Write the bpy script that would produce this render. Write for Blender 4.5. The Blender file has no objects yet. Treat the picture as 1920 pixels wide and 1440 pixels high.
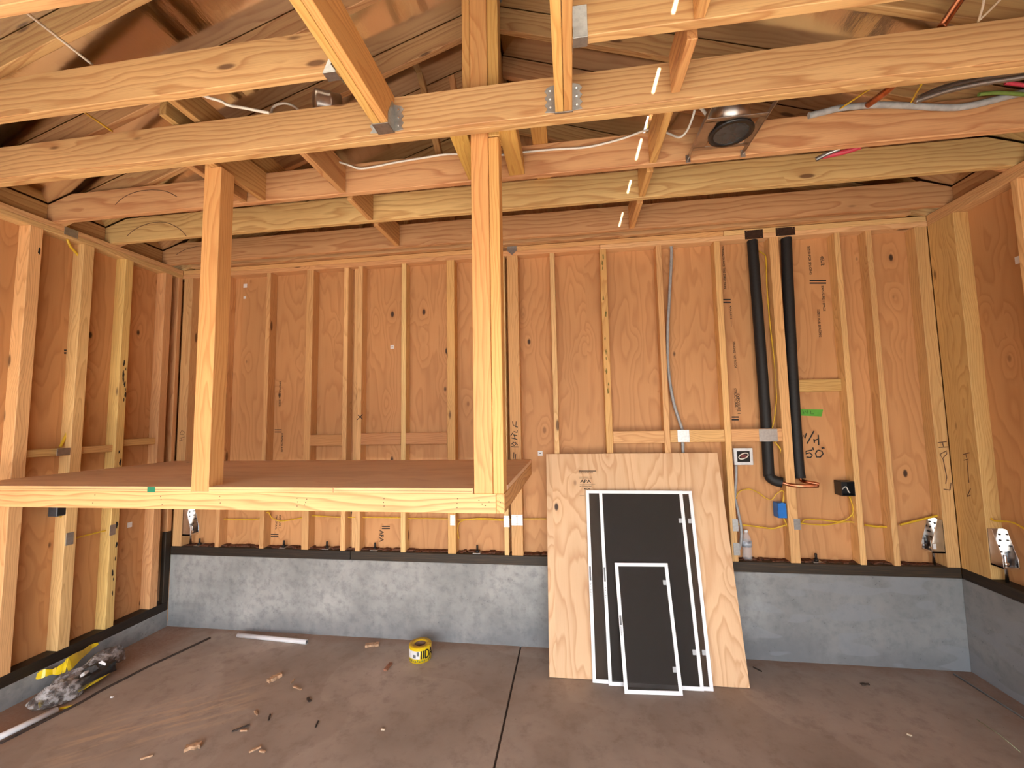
import bpy, bmesh, math, random
from mathutils import Vector, Matrix
random.seed(7)
SC = bpy.context.scene
COL = SC.collection

# ------------------------------------------------------------------ camera (solved from the photograph)
F, PITCH, YAW, ROLL = 788.81, 0.0806928, 0.137575, -0.0176898
CAM = Vector((3.43921, -3.27286, 1.70522))
def basis():
    cz, sz, cx, sx = math.cos(YAW), math.sin(YAW), math.cos(PITCH), math.sin(PITCH)
    fwd = Vector((-sz*cx, cz*cx, sx)); right = Vector((cz, sz, 0)); up = right.cross(fwd)
    cr, sr = math.cos(ROLL), math.sin(ROLL)
    return cr*right+sr*up, -sr*right+cr*up, fwd
RGT, UPV, FWD = basis()
def hit(px, py, ax, v):
    """point of the plane axis=v seen at photograph pixel px,py (used to measure the place)"""
    d = RGT*((px-960)/F) - UPV*((py-720)/F) + FWD
    return CAM + d*((v-CAM[ax])/d[ax])
def wy(px, py, y=0.0): return hit(px, py, 1, y)
def wx(px, py, x): return hit(px, py, 0, x)
def wz(px, py, z): return hit(px, py, 2, z)

cam = bpy.data.cameras.new('camera'); cam.sensor_width = 36; cam.lens = F/1920*36; cam.clip_start = .02
co = bpy.data.objects.new('camera', cam); COL.objects.link(co)
co.matrix_world = Matrix(((RGT.x, UPV.x, -FWD.x, CAM.x), (RGT.y, UPV.y, -FWD.y, CAM.y), (RGT.z, UPV.z, -FWD.z, CAM.z), (0, 0, 0, 1)))
SC.camera = co

# ------------------------------------------------------------------ room numbers
XR = 5.982            # inner face of the right studs (left is x=0, back is y=0)
ZSB, ZST = .589, .659 # back and right sill: bottom, top
ZLB, ZLT = .136, .206 # left sill
ZPB, ZPT = 3.012, 3.088
D = .089              # wall stud depth
RD = .1475            # rafter depth measured straight up
YF = -5.3             # front wall
XM = XR/2

# ------------------------------------------------------------------ materials
MATS = {}
def srgb(r, g, b):
    f = lambda c: c/12.92 if c <= .04045 else ((c+.055)/1.055)**2.4
    return (f(r/255), f(g/255), f(b/255), 1)
class NT:
    def __init__(s, name):
        s.m = bpy.data.materials.new(name); s.m.use_nodes = True; MATS[name] = s.m
        s.t = s.m.node_tree; s.n = s.t.nodes; s.l = s.t.links
        s.b = s.n['Principled BSDF']
    def a(s, typ, **kw):
        n = s.n.new(typ)
        for k, v in kw.items():
            if k == 'ins':
                for kk, vv in v.items():
                    if hasattr(vv, 'links') or isinstance(vv, bpy.types.NodeSocket): s.l.new(vv, n.inputs[kk])
                    else: n.inputs[kk].default_value = vv
            else: setattr(n, k, v)
        return n
    def math(s, op, a, b=None, c=None, clamp=False):
        n = s.n.new('ShaderNodeMath'); n.operation = op; n.use_clamp = clamp
        for i, v in enumerate((a, b, c)):
            if v is None: continue
            if isinstance(v, bpy.types.NodeSocket): s.l.new(v, n.inputs[i])
            else: n.inputs[i].default_value = v
        return n.outputs[0]
    def vm(s, op, a, b=None):
        n = s.n.new('ShaderNodeVectorMath'); n.operation = op
        for i, v in enumerate((a, b)):
            if v is None: continue
            if isinstance(v, bpy.types.NodeSocket): s.l.new(v, n.inputs[i])
            else: n.inputs[i].default_value = v
        return n.outputs['Value'] if op in ('LENGTH', 'DOT_PRODUCT') else n.outputs[0]
    def noise(s, vec, scale=5, detail=2, rough=.5, out='Fac'):
        n = s.a('ShaderNodeTexNoise', ins={'Scale': scale, 'Detail': detail, 'Roughness': rough})
        if vec is not None: s.l.new(vec, n.inputs['Vector'])
        return n.outputs[out]
    def mix(s, fac, a, b, mode='MIX'):
        n = s.n.new('ShaderNodeMix'); n.data_type = 'RGBA'; n.blend_type = mode; n.clamp_factor = True
        for sock, v in ((n.inputs[0], fac), (n.inputs[6], a), (n.inputs[7], b)):
            if isinstance(v, bpy.types.NodeSocket): s.l.new(v, sock)
            else: sock.default_value = v
        return n.outputs[2]
    def ramp(s, fac, stops, interp='LINEAR'):
        n = s.n.new('ShaderNodeValToRGB'); n.color_ramp.interpolation = interp
        e = n.color_ramp.elements
        while len(e) > len(stops): e.remove(e[-1])
        while len(e) < len(stops): e.new(.5)
        for el, (p, c) in zip(e, stops):
            el.position = p; el.color = c if len(c) == 4 else (*c, 1)
        s.l.new(fac, n.inputs[0]); return n.outputs[0]
    def step(s, v, lo, hi):
        n = s.n.new('ShaderNodeMapRange'); n.interpolation_type = 'SMOOTHSTEP'
        s.l.new(v, n.inputs[0]); n.inputs[1].default_value = lo; n.inputs[2].default_value = hi
        return n.outputs[0]
    def comb(s, x, y, z):
        n = s.n.new('ShaderNodeCombineXYZ')
        for i, v in enumerate((x, y, z)):
            if isinstance(v, bpy.types.NodeSocket): s.l.new(v, n.inputs[i])
            else: n.inputs[i].default_value = v
        return n.outputs[0]
    def fin(s, col, rough=.6, metal=0.0, bump=None, bs=.2, bd=.002):
        for nm, v in (('Base Color', col), ('Roughness', rough), ('Metallic', metal)):
            if isinstance(v, bpy.types.NodeSocket): s.l.new(v, s.b.inputs[nm])
            else: s.b.inputs[nm].default_value = v
        if bump is not None:
            n = s.a('ShaderNodeBump', ins={'Strength': bs, 'Distance': bd}); s.l.new(bump, n.inputs['Height']); s.l.new(n.outputs[0], s.b.inputs['Normal'])
        return s.m

def wood(name, light, late, rings=60, contrast=.75, knots=.5, sat_var=1.0, rough=.62):
    """sawn softwood, grain along the object's local X"""
    t = NT(name)
    oi = t.a('ShaderNodeObjectInfo'); tc = t.a('ShaderNodeTexCoord')
    rnd = oi.outputs['Random']
    r2 = t.math('FRACT', t.math('MULTIPLY', rnd, 17.31)); r3 = t.math('FRACT', t.math('MULTIPLY', rnd, 91.7))
    off = t.comb(t.math('MULTIPLY', rnd, 53), t.math('MULTIPLY_ADD', r2, .18, -.09), t.math('MULTIPLY_ADD', r3, .10, .03))
    p = t.vm('ADD', tc.outputs['Object'], off)
    # knots
    kv = t.vm('MULTIPLY', p, (2.3, 7.5, 7.5))
    vo = t.a('ShaderNodeTexVoronoi', ins={'Scale': 1.0, 'Randomness': 1.0}); t.l.new(kv, vo.inputs['Vector'])
    sep = t.a('ShaderNodeSeparateColor'); t.l.new(vo.outputs['Color'], sep.inputs[0])
    gate = t.math('LESS_THAN', sep.outputs[0], knots)
    kd = vo.outputs['Distance']
    swirl = t.math('MULTIPLY', t.math('SUBTRACT', 1, t.step(kd, .0, .42)), gate)
    knot = t.math('MULTIPLY', t.math('SUBTRACT', 1, t.step(kd, .07, .13)), gate)
    # rings
    lo = t.noise(t.vm('MULTIPLY', p, (1.1, 5, 5)), 1.0, 2, .5, 'Color')
    dis = t.vm('MULTIPLY', t.vm('SUBTRACT', lo, (.5, .5, .5)), (0, .17, .17))
    q = t.vm('MULTIPLY', t.vm('ADD', p, dis), (0, 1, 1))
    rad = t.math('ADD', t.vm('LENGTH', q), t.math('MULTIPLY', swirl, .03))
    wob = t.noise(t.vm('MULTIPLY', p, (2.5, 30, 30)), 1.0, 2)
    ph = t.math('FRACT', t.math('MULTIPLY_ADD', rad, rings, t.math('MULTIPLY', wob, .8)))
    ringc = t.ramp(ph, [(0, (0, 0, 0)), (.55, (.25, .25, .25)), (.86, (1, 1, 1)), (1, (0, 0, 0))])
    fib = t.noise(t.vm('MULTIPLY', p, (5, 240, 240)), 1.0, 3, .6)
    big = t.noise(t.vm('MULTIPLY', p, (.9, 4, 4)), 1.0, 2)
    col = t.mix(t.math('MULTIPLY', ringc, contrast), light, late)
    col = t.mix(t.math('MULTIPLY', t.step(fib, .45, .75), .35), col, t.mix(.5, late, (.2, .1, .04, 1)))
    hv = t.a('ShaderNodeHueSaturation'); t.l.new(col, hv.inputs['Color'])
    t.l.new(t.math('MULTIPLY_ADD', big, .5*sat_var, 1-.25*sat_var), hv.inputs['Value'])
    t.l.new(t.math('MULTIPLY_ADD', r2, .02, .489), hv.inputs['Hue'])
    col = t.mix(1.0, hv.outputs[0], oi.outputs['Color'], 'MULTIPLY')
    col = t.mix(t.math('MULTIPLY', swirl, .18), col, late)
    col = t.mix(t.math('MULTIPLY', knot, .85), col, (.10, .036, .012, 1))
    return t.fin(col, rough, 0, t.math('ADD', fib, t.math('MULTIPLY', ringc, .4)), .15, .001)

def ply(name, light, late, dirn='Z', bands=7.0, contrast=.55, knots=.35, rough=.65, dirt=None):
    """rotary cut veneer, grain along object axis dirn"""
    t = NT(name); tc = t.a('ShaderNodeTexCoord'); oi = t.a('ShaderNodeObjectInfo')
    p = t.vm('ADD', tc.outputs['Object'], t.comb(t.math('MULTIPLY', oi.outputs['Random'], 31), 3.1, 1.7))
    sx = t.a('ShaderNodeSeparateXYZ'); t.l.new(p, sx.inputs[0]); X, Y, Z = sx.outputs
    if dirn == 'Z': u, w = t.math('ADD', X, Y), Z
    elif dirn == 'X': u, w = t.math('ADD', Z, Y), X
    else: u, w = t.math('ADD', X, Z), Y
    # one veneer leaf per 0.61 m: shift the pattern leaf by leaf
    leaf = t.math('FLOOR', t.math('MULTIPLY', u, 1/.61))
    w2 = t.math('MULTIPLY_ADD', leaf, 7.77, w)
    kv = t.comb(t.math('MULTIPLY', u, 6.0), t.math('MULTIPLY', w2, 3.2), 0.0)
    vo = t.a('ShaderNodeTexVoronoi', ins={'Scale': 1.0, 'Randomness': 1.0}); t.l.new(kv, vo.inputs['Vector'])
    sep = t.a('ShaderNodeSeparateColor'); t.l.new(vo.outputs['Color'], sep.inputs[0])
    gate = t.math('LESS_THAN', sep.outputs[0], knots); kd = vo.outputs['Distance']
    swirl = t.math('MULTIPLY', t.math('SUBTRACT', 1, t.step(kd, .0, .55)), gate)
    knot = t.math('MULTIPLY', t.math('SUBTRACT', 1, t.step(kd, .05, .11)), gate)
    dark = t.math('MULTIPLY', knot, t.math('LESS_THAN', sep.outputs[1], .45))
    f = t.noise(t.comb(t.math('MULTIPLY', u, 2.6), t.math('MULTIPLY', w2, .55), 0.0), 1.0, 3, .45)
    f = t.math('ADD', f, t.math('MULTIPLY', swirl, .11))
    wob = t.noise(t.comb(t.math('MULTIPLY', u, 22), t.math('MULTIPLY', w2, 1.6), 0.0), 1.0, 2)
    ph = t.math('FRACT', t.math('MULTIPLY_ADD', f, bands*3.0, t.math('MULTIPLY', wob, .55)))
    ringc = t.ramp(ph, [(0, (.1, .1, .1)), (.5, (.3, .3, .3)), (.85, (1, 1, 1)), (1, (.1, .1, .1))])
    fib = t.noise(t.comb(t.math('MULTIPLY', u, 190), t.math('MULTIPLY', w2, 4), 0.0), 1.0, 3, .6)
    big = t.noise(t.comb(t.math('MULTIPLY', u, 1.4), t.math('MULTIPLY', w2, .8), 5.0), 1.0, 3)
    col = t.mix(t.math('MULTIPLY', ringc, contrast), light, late)
    col = t.mix(t.math('MULTIPLY', t.step(fib, .5, .8), .3), col, late)
    hv = t.a('ShaderNodeHueSaturation'); t.l.new(col, hv.inputs['Color'])
    t.l.new(t.math('MULTIPLY_ADD', big, .55, .725), hv.inputs['Value'])
    col = t.mix(1.0, hv.outputs[0], oi.outputs['Color'], 'MULTIPLY')
    col = t.mix(t.math('MULTIPLY', knot, .6), col, (.16, .055, .02, 1))
    col = t.mix(t.math('MULTIPLY', dark, .9), col, (.018, .008, .005, 1))
    return t.fin(col, rough, 0, fib, .12, .001)

def plain(name, col, rough=.5, metal=0.0, var=.15, scale=30, spec=.5, bump=0):
    t = NT(name); tc = t.a('ShaderNodeTexCoord')
    n = t.noise(tc.outputs['Object'], scale, 3)
    c2 = tuple(c*(1-var*1.6) for c in col[:3])+(1,)
    t.b.inputs['Specular IOR Level'].default_value = spec
    return t.fin(t.mix(t.step(n, .35, .7), col, c2), rough, metal, n if bump else None, bump or .1, .002)

M_JOIST = wood('fir_joist', (.67, .425, .20, 1), (.43, .20, .078, 1), 34, .8, .45)
M_STUD = wood('fir_stud', (.72, .475, .225, 1), (.48, .25, .09, 1), 80, .6, .45)
M_BEAM = wood('fir_post', (.70, .43, .17, 1), (.52, .245, .075, 1), 60, .65, .35)
M_PT = wood('treated_sill', (.014, .0095, .006, 1), (.008, .0055, .0035, 1), 60, .6, .2)
M_SHEATH = ply('sheathing_plywood', (.58, .30, .125, 1), (.39, .165, .058, 1), 'Z', 6.0, .55, .5)
M_PLYY = ply('shelf_plywood', (.88, .64, .43, 1), (.68, .41, .25, 1), 'X', 3.0, .45, .2)
M_PLYB = ply('bright_plywood', (.75, .51, .30, 1), (.52, .26, .12, 1), 'Z', 5.5, .65, .5)
M_EDGE = ply('plywood_edge', (.74, .50, .24, 1), (.50, .27, .10, 1), 'X', 2, .5, 0)
M_BRD = ply('roof_boards', (.55, .33, .16, 1), (.40, .2, .09, 1), 'X', 5, .5, .3)

def concrete_wall():
    t = NT('stem_concrete'); tc = t.a('ShaderNodeTexCoord'); P = tc.outputs['Object']
    a = t.noise(P, 2.2, 5, .6); b = t.noise(P, 14, 5, .65); c = t.noise(t.vm('MULTIPLY', P, (1.2, 1.2, 5)), 2.0, 4, .6)
    col = t.ramp(a, [(.3, (.23, .238, .238)), (.5, (.33, .337, .334)), (.72, (.44, .445, .435))])
    col = t.mix(t.math('MULTIPLY', t.step(b, .42, .70), .6), col, (.17, .18, .185, 1))
    col = t.mix(t.math('MULTIPLY', t.step(c, .55, .72), .4), col, (.33, .335, .33, 1))
    # darker foot of the wall and pale lime runs
    s = t.a('ShaderNodeSeparateXYZ'); t.l.new(P, s.inputs[0])
    foot_dark = t.math('MULTIPLY', t.math('SUBTRACT', 1, t.step(t.math('ADD', s.outputs[2], t.math('MULTIPLY', a, .3)), .12, .42)), .6)
    col = t.mix(foot_dark, col, (.14, .15, .17, 1))
    right = t.step(s.outputs[0], 4.3, 5.2)
    patch = t.math('MULTIPLY', t.step(t.noise(t.vm('MULTIPLY', P, (1, 1, 3.5)), 3.1, 1, .3), .56, .60), right)
    col = t.mix(t.math('MULTIPLY', patch, .55), col, (.36, .39, .43, 1))
    col = t.mix(t.math('MULTIPLY', right, .55), col, (.165, .178, .192, 1))
    v = t.a('ShaderNodeTexVoronoi', ins={'Scale': 45.0}); t.l.new(P, v.inputs['Vector'])
    pit = t.math('MULTIPLY', t.math('SUBTRACT', 1, t.step(v.outputs['Distance'], .08, .16)), t.step(b, .5, .6))
    col = t.mix(t.math('MULTIPLY', pit, .6), col, (.06, .062, .066, 1))
    return t.fin(col, .85, 0, t.math('SUBTRACT', b, pit), .35, .004)
M_CONC = concrete_wall()
def slab():
    t = NT('slab_concrete'); tc = t.a('ShaderNodeTexCoord'); P = tc.outputs['Object']
    a = t.noise(P, 1.3, 5, .6); b = t.noise(P, 9, 6, .7); c = t.noise(P, 60, 3, .6)
    col = t.ramp(a, [(.3, (.28, .228, .19)), (.5, (.365, .302, .252)), (.7, (.45, .378, .32))])
    col = t.mix(t.math('MULTIPLY', t.step(b, .46, .72), .6), col, (.235, .185, .152, 1))
    st = t.noise(t.vm('ADD', P, (3.3, 1.0, 0)), 1.1, 2, .4)
    col = t.mix(t.math('MULTIPLY', t.step(st, .52, .535), .25), col, (.22, .16, .125, 1))
    s = t.a('ShaderNodeSeparateXYZ'); t.l.new(P, s.inputs[0])
    # sawdust: along the walls and a swept fan on the left of the slab
    wob = t.math('MULTIPLY_ADD', t.noise(P, 5, 3), .24, -.12)
    dl = t.math('ABSOLUTE', t.math('ADD', s.outputs[0], t.math('MULTIPLY', wob, .6)))
    saw = t.math('SUBTRACT', 1, t.step(dl, .22, .46))
    dr = t.math('ADD', t.math('SUBTRACT', XR, s.outputs[0]), wob)
    saw = t.math('MAXIMUM', saw, t.math('MULTIPLY', t.math('SUBTRACT', 1, t.step(dr, .05, .32)), .8))
    db = t.math('ADD', t.math('MULTIPLY', s.outputs[1], -1), wob)
    saw = t.math('MAXIMUM', saw, t.math('MULTIPLY', t.math('SUBTRACT', 1, t.step(db, .02, .13)), .5))
    col = t.mix(t.math('MULTIPLY', saw, t.math('MULTIPLY_ADD', c, .9, .15)), col, (.24, .10, .045, 1))
    rot = t.vm('ADD', P, (-1.05, 1.0, 0)); rs = t.a('ShaderNodeSeparateXYZ'); t.l.new(rot, rs.inputs[0])
    along = t.math('ADD', t.math('MULTIPLY', rs.outputs[0], .8), t.math('MULTIPLY', rs.outputs[1], .6))
    acr = t.math('SUBTRACT', t.math('MULTIPLY', rs.outputs[1], .8), t.math('MULTIPLY', rs.outputs[0], .6))
    fan = t.math('MULTIPLY', t.math('SUBTRACT', 1, t.step(t.math('ABSOLUTE', acr), .04, .30)), t.math('SUBTRACT', 1, t.step(t.math('ABSOLUTE', along), .25, .6)))
    streak = t.step(t.noise(t.comb(t.math('MULTIPLY', along, 3), t.math('MULTIPLY', acr, 22), 0.0), 1.0, 4, .65), .45, .62)
    col = t.mix(t.math('MULTIPLY', t.math('MULTIPLY', fan, streak), .75), col, (.55, .40, .27, 1))
    sp = t.a('ShaderNodeTexVoronoi', ins={'Scale': 26.0}); t.l.new(P, sp.inputs['Vector'])
    sc2 = t.a('ShaderNodeSeparateColor'); t.l.new(sp.outputs['Color'], sc2.inputs[0])
    dot = t.math('MULTIPLY', t.math('SUBTRACT', 1, t.step(sp.outputs['Distance'], .05, .10)), t.math('LESS_THAN', sc2.outputs[0], .16))
    col = t.mix(t.math('MULTIPLY', dot, .7), col, t.mix(sc2.outputs[1], (.04, .028, .02, 1), (.42, .33, .25, 1)))
    # unseen slab near the door made paler to bounce more light upward
    bounce_pale = t.step(t.math('ADD', t.math('MULTIPLY', s.outputs[1], -1), wob), 2.4, 3.2)
    col = t.mix(bounce_pale, col, (.62, .58, .52, 1))
    rgh = t.math('MULTIPLY_ADD', b, .3, .5)
    return t.fin(col, rgh, 0, t.math('ADD', b, t.math('MULTIPLY', c, .4)), .2, .003)
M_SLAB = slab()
def foil():
    t = NT('radiant_foil'); tc = t.a('ShaderNodeTexCoord'); P = tc.outputs['Object']
    a = t.noise(t.vm('MULTIPLY', P, (9, 2.2, 9)), 1.0, 3, .55); b = t.noise(t.vm('MULTIPLY', P, (60, 14, 60)), 1.0, 3, .6)
    return t.fin((.88, .80, .68, 1), .13, 1.0, t.math('ADD', a, t.math('MULTIPLY', b, .25)), .14, .012)
M_FOIL = foil()
M_STEEL = plain('galvanised_steel', (.42, .43, .43, 1), .38, .9, .10, 60)
M_SHINY = plain('bright_steel', (.72, .73, .74, 1), .16, 1.0, .1, 20)
M_BROWNST = plain('bronze_plate', (.075, .045, .032, 1), .45, .6, .2, 40)
M_DKBOLT = plain('black_bolt', (.03, .026, .024, 1), .5, .6, .2, 40)
M_WPLATE = plain('white_zinc_plate', (.62, .64, .66, 1), .45, .35, .06, 40)
M_FOAM = plain('black_foam', (.012, .012, .013, 1), .62, 0, .2, 80, .4, .1)
M_COPPER = plain('copper', (.62, .235, .12, 1), .28, 1.0, .25, 25)
M_YEL = plain('yellow_cable', (.72, .46, .03, 1), .42, 0, .08, 40)
M_WHT = plain('white_cable', (.80, .76, .68, 1), .42, 0, .05, 40)
M_GRY = plain('grey_cable', (.36, .37, .38, 1), .5, 0, .1, 40)
M_RED = plain('red_cable', (.62, .05, .09, 1), .45, 0, .1, 40)
M_GRN = plain('green_cable', (.16, .25, .05, 1), .5, 0, .1, 40)
M_PVC = plain('white_pvc', (.74, .75, .78, 1), .35, 0, .04, 20)
M_BLUE = plain('blue_plastic', (.01, .17, .60, 1), .38, 0, .1, 20)
M_BLK = plain('black_plastic', (.012, .012, .013, 1), .35, 0, .1, 20)
M_HOLE = plain('dark_inside', (.008, .007, .007, 1), .8, 0, .1, 20)
M_WFRAME = plain('white_frame', (.84, .86, .90, 1), .35, 0, .02, 10)
M_TAB = plain('clear_tab', (.42, .44, .46, 1), .4, 0, .02, 10)
M_INK = plain('black_ink', (.012, .010, .010, 1), .7, 0, .1, 50)
M_STAMP = plain('stamp_ink', (.045, .028, .018, 1), .8, 0, .3, 90)
M_PENCIL = plain('pencil', (.16, .08, .045, 1), .8, 0, .3, 90)
M_TAPEG = plain('green_tape', (.10, .38, .04, 1), .5, 0, .08, 30)
M_PAINTG = plain('green_paint', (.01, .20, .11, 1), .5, 0, .08, 30)
M_STICK = plain('white_sticker', (.75, .75, .76, 1), .5, 0, .04, 30)
M_CAUT = plain('yellow_tape_film', (.80, .58, .012, 1), .28, 0, .08, 30)
M_CAUTSIDE = plain('yellow_tape_layers', (.68, .42, .01, 1), .5, 0, .2, 60)
M_CARD = plain('cardboard_core', (.20, .12, .08, 1), .7, 0, .2, 40)
M_BARC = plain('grey_print', (.18, .19, .2, 1), .6, 0, .3, 200)
M_SCRAP = plain('wood_scrap', (.60, .38, .23, 1), .7, 0, .3, 60)
M_BARK = plain('dark_splinter', (.05, .033, .024, 1), .8, 0, .3, 60)
M_DEBRIS = plain('sill_sawdust', (.17, .075, .045, 1), .9, 0, .4, 70, .2, .5)
M_DRIVE = plain('driveway_concrete', (.22, .215, .205, 1), .9, 0, .1, 3)
M_STUCCO = plain('grey_plaster', (.35, .33, .31, 1), .9, 0, .1, 30)
M_MUD = plain('joint_dirt', (.05, .032, .025, 1), .9, 0, .3, 60)
M_BRUSH = plain('can_steel', (.55, .50, .46, 1), .32, 1.0, .15, 20)
def mesh_mat():
    t = NT('screen_mesh'); tc = t.a('ShaderNodeTexCoord')
    out = t.n['Material Output']; tr = t.a('ShaderNodeBsdfTransparent'); mx = t.a('ShaderNodeMixShader')
    t.b.inputs['Base Color'].default_value = (.036, .030, .026, 1); t.b.inputs['Roughness'].default_value = .6
    n = t.noise(t.vm('MULTIPLY', tc.outputs['Object'], (7, 7, 2)), 1.0, 3)
    t.b.inputs['Specular IOR Level'].default_value = .15
    t.l.new(t.math('MULTIPLY_ADD', n, .16, .50), mx.inputs[0])
    t.l.new(tr.outputs[0], mx.inputs[1]); t.l.new(t.b.outputs[0], mx.inputs[2]); t.l.new(mx.outputs[0], out.inputs['Surface'])
    return t.m
M_SCREEN = mesh_mat()
def clear(name, col, rough=.08):
    t = NT(name); t.b.inputs['Base Color'].default_value = col; t.b.inputs['Roughness'].default_value = rough
    t.b.inputs['Transmission Weight'].default_value = 1.0; t.b.inputs['IOR'].default_value = 1.2
    tc = t.a('ShaderNodeTexCoord'); n = t.noise(tc.outputs['Object'], 30, 2)
    b = t.a('ShaderNodeBump', ins={'Strength': .25, 'Distance': .003}); t.l.new(n, b.inputs['Height']); t.l.new(b.outputs[0], t.b.inputs['Normal'])
    return t.m
M_PET = NT('clear_plastic'); M_PET.b.inputs['Alpha'].default_value = .17; M_PET.b.inputs['Specular IOR Level'].default_value = .9
M_PET = M_PET.fin((.80, .82, .86, 1), .12)
M_FILM = NT('crumpled_film')
M_FILM.b.inputs['Alpha'].default_value = .55
_n = M_FILM.noise(M_FILM.a('ShaderNodeTexCoord').outputs['Object'], 26, 3, .6)
M_FILM = M_FILM.fin(M_FILM.ramp(_n, [(.40, (.06, .055, .055)), (.50, (.26, .23, .22)), (.62, (.62, .60, .60))]), .14, 0, _n, .6, .02)

# ------------------------------------------------------------------ mesh helpers
class MB:
    def __init__(s): s.b = bmesh.new()
    def box(s, lo, hi):
        x0, y0, z0 = lo; x1, y1, z1 = hi
        v = [s.b.verts.new(c) for c in ((x0,y0,z0),(x1,y0,z0),(x1,y1,z0),(x0,y1,z0),(x0,y0,z1),(x1,y0,z1),(x1,y1,z1),(x0,y1,z1))]
        for f in ((3,2,1,0),(4,5,6,7),(0,1,5,4),(1,2,6,5),(2,3,7,6),(3,0,4,7)): s.b.faces.new([v[i] for i in f])
        return s
    def prism(s, poly, vec):
        """polygon of 3D points pushed along vec"""
        vec = Vector(vec); a = [s.b.verts.new(Vector(p)) for p in poly]; b = [s.b.verts.new(Vector(p)+vec) for p in poly]
        n = len(poly)
        s.b.faces.new(a); s.b.faces.new(b[::-1])
        for i in range(n): s.b.faces.new((a[i], b[i], b[(i+1)%n], a[(i+1)%n]))
        return s
    def tube(s, pts, r, seg=8, cap=True):
        pts = [Vector(p) for p in pts]; rings = []; up = None
        rr = r if isinstance(r, (list, tuple)) else [r]*len(pts)
        for i, p in enumerate(pts):
            t = (pts[min(i+1, len(pts)-1)]-pts[max(i-1, 0)]).normalized()
            if up is None: up = Vector((0,0,1)) if abs(t.z) < .9 else Vector((1,0,0))
            sd = t.cross(up)
            if sd.length < 1e-4: sd = t.cross(Vector((0,1,.1)))
            sd.normalize(); u2 = sd.cross(t).normalized(); up = u2
            rings.append([s.b.verts.new(p+(sd*math.cos(a)+u2*math.sin(a))*rr[i]) for a in [2*math.pi*k/seg for k in range(seg)]])
        for a, b in zip(rings, rings[1:]):
            for k in range(seg): s.b.faces.new((a[k], a[(k+1)%seg], b[(k+1)%seg], b[k])).smooth = True
        if cap: s.b.faces.new(rings[0][::-1]); s.b.faces.new(rings[-1])
        return s
    def lathe(s, prof, c=(0,0,0), seg=24, m=None, close=False):
        c = Vector(c); rings = []
        for r, z in prof:
            ring = []
            for k in range(seg):
                a = 2*math.pi*k/seg; p = Vector((r*math.cos(a), r*math.sin(a), z))
                if m is not None: p = m @ p
                ring.append(s.b.verts.new(c+p))
            rings.append(ring)
        pr = list(zip(rings, rings[1:])) + ([(rings[-1], rings[0])] if close else [])
        for a, b in pr:
            for k in range(seg): s.b.faces.new((a[k], a[(k+1)%seg], b[(k+1)%seg], b[k])).smooth = True
        if not close:
            if prof[0][0] > 1e-6: s.b.faces.new(rings[0][::-1])
            if prof[-1][0] > 1e-6: s.b.faces.new(rings[-1])
        return s
    def ribbon(s, pts, n, w, th=.0006):
        """flat pen stroke on a surface with normal n"""
        n = Vector(n).normalized(); pts = [Vector(p) for p in pts]
        L, R_ = [], []
        for i, p in enumerate(pts):
            t = (pts[min(i+1, len(pts)-1)]-pts[max(i-1, 0)]).normalized(); sd = t.cross(n).normalized()*w/2
            L.append(p+sd); R_.append(p-sd)
        for i in range(len(pts)-1): s.prism([L[i], R_[i], R_[i+1], L[i+1]], n*th)
        return s
    def done(s, name, mat, parent=None, bevel=0, loc=None):
        bm = s.b
        bmesh.ops.recalc_face_normals(bm, faces=bm.faces)
        if bevel:
            bmesh.ops.bevel(bm, geom=[e for e in bm.edges if len(e.link_faces) == 2 and e.calc_face_angle(0) > .6], offset=bevel, segments=1, affect='EDGES', clamp_overlap=True)
        if loc is None and parent is None:       # origin at the middle of the bottom
            xs = [v.co for v in bm.verts]
            loc = Vector(((min(v.x for v in xs)+max(v.x for v in xs))/2, (min(v.y for v in xs)+max(v.y for v in xs))/2, min(v.z for v in xs)))
        me = bpy.data.meshes.new(name)
        if loc is not None: bmesh.ops.translate(bm, verts=bm.verts, vec=-Vector(loc))
        bm.to_mesh(me); bm.free()
        o = bpy.data.objects.new(name, me); COL.objects.link(o); me.materials.append(mat)
        if loc is not None: o.location = loc
        if parent is not None: put(o, parent)
        return o
def wm(o):
    return (wm(o.parent) @ o.matrix_parent_inverse if o.parent else Matrix()) @ o.matrix_basis
def put(o, parent):
    o.parent = parent; o.matrix_parent_inverse = wm(parent).inverted()
def tag(o, label, cat, group=None):
    o['label'] = label; o['category'] = cat; o['kind'] = 'thing'
    if group: o['group'] = group
    return o
def struct(o): o['kind'] = 'structure'; return o
def empty(name, loc, label, cat, group=None):
    o = bpy.data.objects.new(name, None); COL.objects.link(o); o.location = loc; o.empty_display_size = .1
    return tag(o, label, cat, group)
ROTS = {'X': Matrix(), 'Y': Matrix.Rotation(math.pi/2, 4, 'Z'), 'Z': Matrix.Rotation(-math.pi/2, 4, 'Y')}
def lumber(name, lo, hi, axis, mat, tint=(1, 1, 1), parent=None, rot=None, bevel=.0025):
    """a stick of timber between two box corners, grain along axis; local X runs along it"""
    lo, hi = Vector(lo), Vector(hi); c = (lo+hi)/2
    R4 = ROTS[axis] if rot is None else rot
    inv = R4.to_3x3().inverted()
    h = inv @ ((hi-lo)/2); h = Vector((abs(h.x), abs(h.y), abs(h.z)))
    m = MB().box(-h, h)
    bm = m.b; bmesh.ops.recalc_face_normals(bm, faces=bm.faces)
    bmesh.ops.bevel(bm, geom=list(bm.edges), offset=bevel, segments=1, affect='EDGES')
    me = bpy.data.meshes.new(name); bm.to_mesh(me); bm.free(); me.materials.append(mat)
    o = bpy.data.objects.new(name, me); COL.objects.link(o)
    o.matrix_basis = Matrix.Translation(c) @ R4
    o.color = (*tint, 1)
    if parent is not None: put(o, parent)
    return o
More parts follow.
